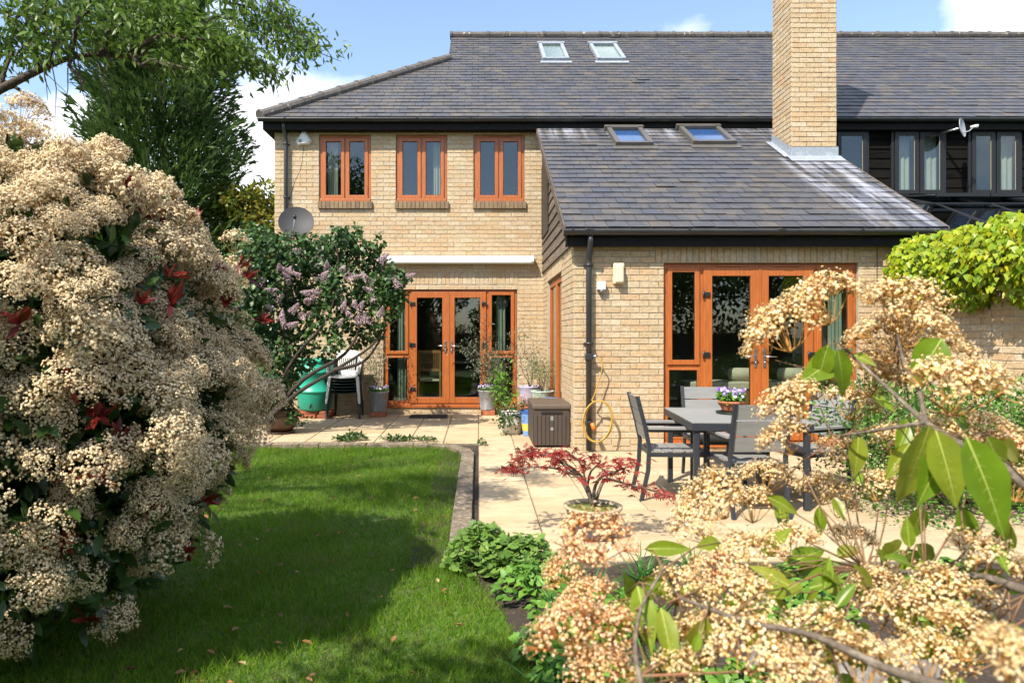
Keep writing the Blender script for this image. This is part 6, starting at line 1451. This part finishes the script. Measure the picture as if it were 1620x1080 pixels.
rsb = plant('rose', 'small climbing rose with a pink bloom beside the extension doors', 'rose', (PX(1380, 7.6), 7.6, 0))
mb = MB(); cs = []
for k in range(6): e = Vector((random.uniform(-.25, .2), random.uniform(-.2, .1), random.uniform(.8, 1.25))); mb.tube([(0, 0, 0), tuple(e * .5 + Vector((.05, 0, .1))), tuple(e)], [.01, .007, .003], 5); cs += [list(e), list(e * .8), list(e * .6)]
mb.build('stems', M['bark'], rsb); n = 420; p, d = leafcloud(np.array(cs), np.full(len(cs), .13), n); tag(scatter('leaves', LEAF_WIDE, p, unit(U(n)), unit(U(n) + np.array([0, -.3, 1])), RNG.uniform(.03, .06, n), M['lilacleaf'], rsb), kind='stuff')

# ---------- lady's mantle clump at the patio corner, and bed plants
LOBED = []; 
def lobed():
    tv = [(0, 0, 0)]; n = 14
    for i in range(n + 1): a = math.radians(-160 + 320 * i / n); r = (1.0 if i % 2 == 0 else .80); tv.append((math.sin(a) * r * .5, .5 + math.cos(a) * r * .5 - .12, .10 * r - .02 * (i % 2)))
    tv[0] = (0, .32, -.02); return tv, [(0, i, i + 1) for i in range(1, n + 1)]
LOB = lobed()
def clump(name, label, loc, rx, ry, h, n, ls, m, tm=LOB, cat='plant', grp=None):
    c = plant(name, label, cat, loc, grp); an = RNG.uniform(0, 6.28, n); r = np.sqrt(RNG.random(n)); x = r * np.cos(an) * rx; y = r * np.sin(an) * ry; z = h * np.clip(1 - r ** 2.2, 0, 1) * RNG.uniform(.55, 1.0, n) + .02
    o = np.column_stack([np.cos(an), np.sin(an), np.zeros(n)]) * r[:, None]; tag(scatter('leaves', tm, np.column_stack([x, y, z]), unit(o + U(n) * .4 + np.array([0, 0, -.1])), unit(o * .6 + U(n) * .28 + np.array([-.1, -.2, 1])), RNG.uniform(.7, 1.25, n) * ls, m, c), kind='stuff')
    mb = MB()
    for k in range(0, n, max(1, n // 60)): mb.tube([(x[k] * .4, y[k] * .4, 0), (x[k] * .9, y[k] * .9, z[k] * .95)], [.002, .0015], 4)
    mb.build('stems', M['strap'], c); return c
clump('lady_mantle', 'rounded bright green clump at the corner of patio and lawn', (.02, 4.22, -.03), .22, .22, .24, 520, .052, M['mantle']); clump('lady_mantle', 'bright green clump of scalloped leaves at the patio edge', (.27, 4.12, -.03), .24, .22, .20, 480, .05, M['mantle'])
def straps(name, label, loc, n, L, spread, m=None, w=.012):
    c = plant(name, label, 'plant', loc, None); tv = []; tf = []; k = 6
    for i in range(k + 1): t = i / k; wv = .5 * (1 - t ** 2.5); tv += [(-wv, t * (1 - .15 * t), -.35 * t * t), (wv, t * (1 - .15 * t), -.35 * t * t)]
    tf = [(2 * i, 2 * i + 1, 2 * i + 3, 2 * i + 2) for i in range(k)]
    a = unit(np.column_stack([RNG.normal(0, spread, n), RNG.normal(0, spread, n), np.ones(n)])); b = np.column_stack([RNG.normal(0, .03, n), RNG.normal(0, .03, n), np.zeros(n)]); ll = RNG.uniform(.6, 1.1, n) * L
    nn2 = unit(np.column_stack([-a[:, 0], -a[:, 1], a[:, 2] * .3]) * 1 + U(n) * .1); tag(scatter('leaves', (tv, tf), b, a, nn2, np.column_stack([np.full(n, w), ll, ll]), m or M['strap'], c), kind='stuff'); return c
k = 0; words_ = ['at the lawn edge below the rust blossom', 'in the bed under the rust blossom', 'beside the round green clump', 'at the front of the bed', 'behind the rust blossom by the paving', 'at the edge of the paving', 'deep in the bed', 'beside the rocks', 'under the tan blossom', 'at the bottom edge beside the lawn', 'in the middle of the bed', 'at the bottom of the bed']
for x, y, n, L in ((.42, 3.75, 40, .30), (.62, 3.6, 44, .3), (.5, 3.95, 40, .25), (.45, 3.3, 40, .32), (.95, 3.9, 44, .3), (1.25, 4.0, 40, .26), (.8, 3.2, 40, .34), (1.25, 3.3, 40, .3), (1.5, 3.8, 40, .28), (.27, 2.75, 14, .36), (.75, 2.8, 40, .34), (.5, 2.55, 36, .3)):
    straps('bluebell_clump', 'tuft of green strap leaves ' + words_[k], (x, y, -.03), n, L, .5); k += 1
k = 0; ww = ['at the very edge of the lawn', 'just beside the lawn below the round clump', 'on bare soil near the bottom', 'nearest the lawn', 'right of the strap leaves', 'among the rocks', 'below the table', 'at the right of the bed', 'near the bottom edge', 'by the paving edge', 'deep under the blossom']
for x, y in ((.36, 3.05), (.30, 3.75), (.42, 2.75), (.46, 3.45), (.7, 3.35), (1.5, 3.2), (1.9, 3.9), (2.6, 3.8), (1.0, 2.6), (1.7, 3.5), (2.2, 3.2)):
    clump('bed_plant', 'low leafy green plant in the bed ' + ww[k], (x, y, -.03), .2, .18, .16, 170, .05, M['pelargon'], LEAF_WIDE); k += 1
for k, (px, py, nn2) in enumerate(((560, 696, 130), (545, 698, 80), (620, 698, 70), (640, 698, 60), (672, 698, 60), (762, 704, 30))):
    g_ = ground(px, py); clump('edge_weed', ['tallest green weed', 'small weed left of the tall one', 'low weed', 'spreading low weed', 'weed near the curved corner', 'tiny weed at the kerb corner'][k] + ' growing along the lawn edging', (g_.x, g_.y, .012), .16 if k < 5 else .05, .05, .10 if k == 0 else .05, nn2, .04, M['lilacleaf'], LEAF_WIDE)
# ---------- rocks in the bed
rk = random.Random(3)
for k, (x, y, r) in enumerate(((1.28, 2.75, .17), (1.55, 2.68, .15), (1.42, 2.5, .16), (1.12, 2.6, .10), (1.75, 2.85, .14))):
    bm = bmesh.new(); bmesh.ops.create_icosphere(bm, subdivisions=3, radius=r)
    for v in bm.verts: d = v.co.normalized(); f = 1 + .18 * math.sin(d.x * 5 + k) * math.cos(d.y * 4 + k * 2) + .1 * math.sin(d.z * 9 + d.x * 7) + rk.uniform(-.03, .03); v.co = Vector((d.x * r * f * 1.25, d.y * r * f, max(-r * .4, d.z * r * f * .6)))
    me = bpy.data.meshes.new('rock'); bm.to_mesh(me); bm.free(); o = link('rock', me, M['rock'], None, (x, y, -.03 + r * .3)); o.rotation_euler = (0, 0, k * 1.3)
    tag(o, ['largest grey rock in the bed', 'grey rock right of the largest one', 'pale rock nearest the viewer', 'small grey rock at the left of the group', 'grey rock at the far right of the group'][k] + ', below the blossom', 'rock')

# ---------- red japanese maple
ma = plant('japanese_maple', 'small red japanese maple spreading wide over its pot', 'maple', (mpt.x, mpt.y, .20)); mo = Vector((mpt.x, mpt.y, .20))
mb = MB(); Ym = 4.72
lim_ = [[(938, 800), (928, 775), (915, 755), (885, 742), (845, 738), (800, 745)], [(938, 800), (930, 770), (915, 748), (880, 725), (840, 716), (805, 735)], [(940, 800), (940, 775), (950, 755), (975, 745), (1000, 735)], [(940, 800), (950, 770), (960, 757), (990, 765), (1030, 775), (1062, 785)], [(936, 790), (925, 755), (920, 735), (905, 720), (890, 712)], [(930, 765), (935, 745), (950, 730), (930, 720)], [(915, 750), (900, 742), (870, 720), (830, 712)]]
mc = []; 
for k, s in enumerate(lim_):
    pts = smooth_pts([P(x, y, Ym + (.0 + (.22 * math.sin(k * 2.4)) * i / len(s))) for i, (x, y) in enumerate(s)], 3); mb.tube([p - mo for p in pts], [(.014 if k < 4 else .008) * (1 - .85 * i / len(pts)) + .001 for i in range(len(pts))], 6); mc += [list(p - mo) for p in pts[len(pts) // 2:]]
mb.build('trunk', M['bark_pale'], ma)
for (x, y) in [(795, 742), (815, 738), (835, 722), (845, 735), (860, 718), (870, 712), (885, 722), (895, 712), (905, 725), (920, 733), (880, 735), (940, 742), (955, 738), (965, 740), (985, 735), (995, 732), (975, 752), (960, 758), (985, 764), (1005, 770), (1025, 776), (1055, 785), (925, 728), (850, 712), (830, 735), (980, 725), (990, 728), (940, 755), (900, 745), (820, 730)]:
    mc.append(list(P(x, y, Ym + random.uniform(-.28, .28)) - mo))
def palm():
    tv = []; tf = []
    for a in (-75, -45, -18, 12, 40, 72): 
        r = math.radians(a); L1 = 1.0 if abs(a) < 30 else .8; d = Vector((math.sin(r), math.cos(r), 0)); q = Vector((d.y, -d.x, 0)); b = len(tv); tv += [(0, 0, 0), tuple(d * .5 * L1 + q * .085), tuple(d * L1 + Vector((0, 0, -.15))), tuple(d * .5 * L1 - q * .085)]; tf.append((b, b + 1, b + 2, b + 3))
    return tv, tf
n = 430; kk = RNG.integers(0, len(mc), n); p = np.array(mc)[kk] + U(n) * np.array([.045, .06, .018]); a_ = U(n) * np.array([1, 1, .25]) + np.array([0, 0, -.25])
tag(scatter('crown', palm(), p, unit(a_), unit(U(n) * .35 + np.array([0, -.1, 1])), RNG.uniform(.032, .062, n), M['maple'], ma, smooth=False), kind='stuff')

# ---------- potted plants by the doors
def wispy(name, label, loc, tops, n, ls, m, tmpl, spread, cat='plant'):
    c = plant(name, label, cat, loc); mb = MB(); cs = []
    for t in tops:
        t = Vector(t); pts = [Vector((0, 0, 0)).lerp(t, i / 6) + Vector(RNG.normal(0, .02, 3)) * (i > 0) for i in range(7)]; mb.tube(pts, [.009 - .0011 * i for i in range(7)], 5); cs += [list(q) for q in pts[3:]]
        for k in range(5): q = pts[random.randint(2, 6)]; e = q + Vector(RNG.normal(0, spread * .9, 3)); mb.tube([q, e], [.003, .0015], 4); cs += [list(e), list(q.lerp(e, .5))]
    mb.build('stems', M['bark_pale'], c); p, d = leafcloud(np.array(cs), np.full(len(cs), spread), n)
    tag(scatter('leaves', tmpl, p, unit(d + U(n) * .6 + np.array([0, 0, .2])), unit(U(n) + np.array([0, -.3, .8])), RNG.uniform(.7, 1.3, n) * ls, m, c), kind='stuff'); return c
zb = .088 + .30
wispy('olive_tree', 'silvery olive growing in the bucket left of the doors', (PL.x, PL.y + .14, zb), [(-.1, 0, .95), (.05, .05, 1.1), (-.25, 0, .8), (.1, -.05, .75), (-.12, .05, .6)], 900, .05, M['olive'], LEAF_NARROW, .12, 'olive tree')
wispy('olive_tree', 'silvery olive growing in the bucket right of the doors', (PR.x, PR.y + .14, zb), [(-.05, 0, 1.2), (-.25, 0, .9), (.2, 0, .9), (.42, .0, .85), (.1, -.05, .7), (-.35, 0, .75)], 1250, .05, M['olive'], LEAF_NARROW, .12, 'olive tree')
wispy('grey_shrub', 'tall wispy grey-green shrub in the lilac pot', (.82, 10.9, .53), [(-.1, 0, .85), (-.25, 0, .75), (.05, 0, .65), (.1, 0, .5)], 700, .045, M['olive'], LEAF_NARROW, .11)
wispy('herb', 'feathery yellow-green herb in the green patterned pot', (.98, 10.5, .50), [(-.08, 0, .42), (.05, 0, .45), (.1, 0, .35), (-.15, 0, .35), (0, 0, .5)], 800, .035, M['herb'], LEAF_NARROW, .09)
wispy('young_tomato', 'bright green bushy plant between bucket and pots', (.42, 10.9, .0), [(-.05, 0, .8), (-.15, 0, .7), (.15, 0, .72), (.05, 0, .66), (-.1, 0, .92)], 380, .07, M['pelargon'], LEAF, .11)
wispy('stonecrop', 'mound of orange stonecrop in the terracotta bowl', (.70, 10.05, .33), [(-.1, 0, .07), (.1, 0, .08), (0, .05, .10), (.05, -.05, .07)], 700, .025, M['orangeleaf'], LEAF_NARROW, .075)
wispy('trailing_plant', 'dark trailing plant spilling from the white planter', (.45, 9.55, .28), [(-.15, -.12, .0), (-.22, -.15, -.12), (-.05, -.2, -.1), (.1, -.15, .05), (-.12, -.16, -.2), (0, 0, .12)], 260, .042, M['lilacleaf'], LEAF_WIDE, .06)
wispy('shady_plant', 'dark leafy plant in the wide glazed pot', (dp.x, dp.y + .2, .31), [(-.1, 0, .22), (.1, 0, .25), (.22, -.1, -.02), (.26, -.08, -.12), (0, 0, .3), (-.15, -.1, .1)], 620, .05, M['lilacleaf'], LEAF_WIDE, .08)
def violas(loc, r, label, pm_, n=60, h=.09):
    c = plant('violas', label, 'flowers', loc); m_ = 330; an = RNG.uniform(0, 6.28, m_); q = np.sqrt(RNG.random(m_)) * r; p = np.column_stack([q * np.cos(an), q * np.sin(an), RNG.uniform(.0, h * .9, m_)])
    tag(scatter('leaves', LEAF_WIDE, p, unit(U(m_) + np.array([0, 0, .4])), unit(U(m_) + np.array([0, -.2, 1])), RNG.uniform(.025, .04, m_), M['pelargon'], c), kind='stuff')
    an = RNG.uniform(0, 6.28, n); q = np.sqrt(RNG.random(n)) * r * 1.05; p = np.column_stack([q * np.cos(an), q * np.sin(an), h + RNG.uniform(-.035, .035, n)]); d = unit(np.column_stack([np.cos(an) * .4, np.sin(an) * .4 - .7, np.full(n, .6)]) + U(n) * .3)
    V, FL, SZ, k = scatter_data(*FLORET, p, frames(np.cross(d, U(n)), d), RNG.uniform(.013, .019, n)); tag(np_mesh('blooms', V, FL, SZ, [pm_], c, np.repeat(RNG.random(n), k)), kind='stuff'); return c
violas((PL.x, PL.y + .14, .40), .17, 'pale lilac violas filling the left bucket', M['viola']); violas((PR.x, PR.y + .14, .40), .17, 'white and pale blue violas filling the right bucket', M['viola'])
violas(tuple(tp + Vector((0, 0, .09))), .115, 'purple and white violas in the pot on the table', M['viola_deep'], 80, .10)

# ---------- fallen leaves on the lawn
fme = []
for k in range(4):
    V, FL, SZ, kk = scatter_data(*leaf_t(.45, .3, -.25 + .15 * k), np.zeros((1, 3)), np.eye(3)[None], np.array([1.0])); o = np_mesh('fallen_leaf', V, FL, SZ, [M['deadleaf']], None, [k * .27] * kk); fme.append(o.data); bpy.data.objects.remove(o)
cnt = 0
while cnt < 78:
    px, py = random.uniform(150, 730), 712 + 368 * random.random() ** 1.2; g_ = ground(px, py, -.02)
    if not in_poly(g_.x, g_.y, lawn_edge) or (px < 420 and py < 760): continue
    if px < 300 and py < 900: continue
    o = link('fallen_leaf', fme[cnt % 4], None, None, (g_.x, g_.y, lawn_h(g_.x, g_.y) + .028)); s = random.uniform(.03, .065); o.scale = (s, s, s); o.rotation_euler = (random.uniform(-.3, .3), random.uniform(-.3, .3), random.uniform(0, 6.28))
    tag(o, 'dry reddish brown fallen leaf lying on the lawn', 'leaf', 'fallen leaves on the lawn'); cnt += 1
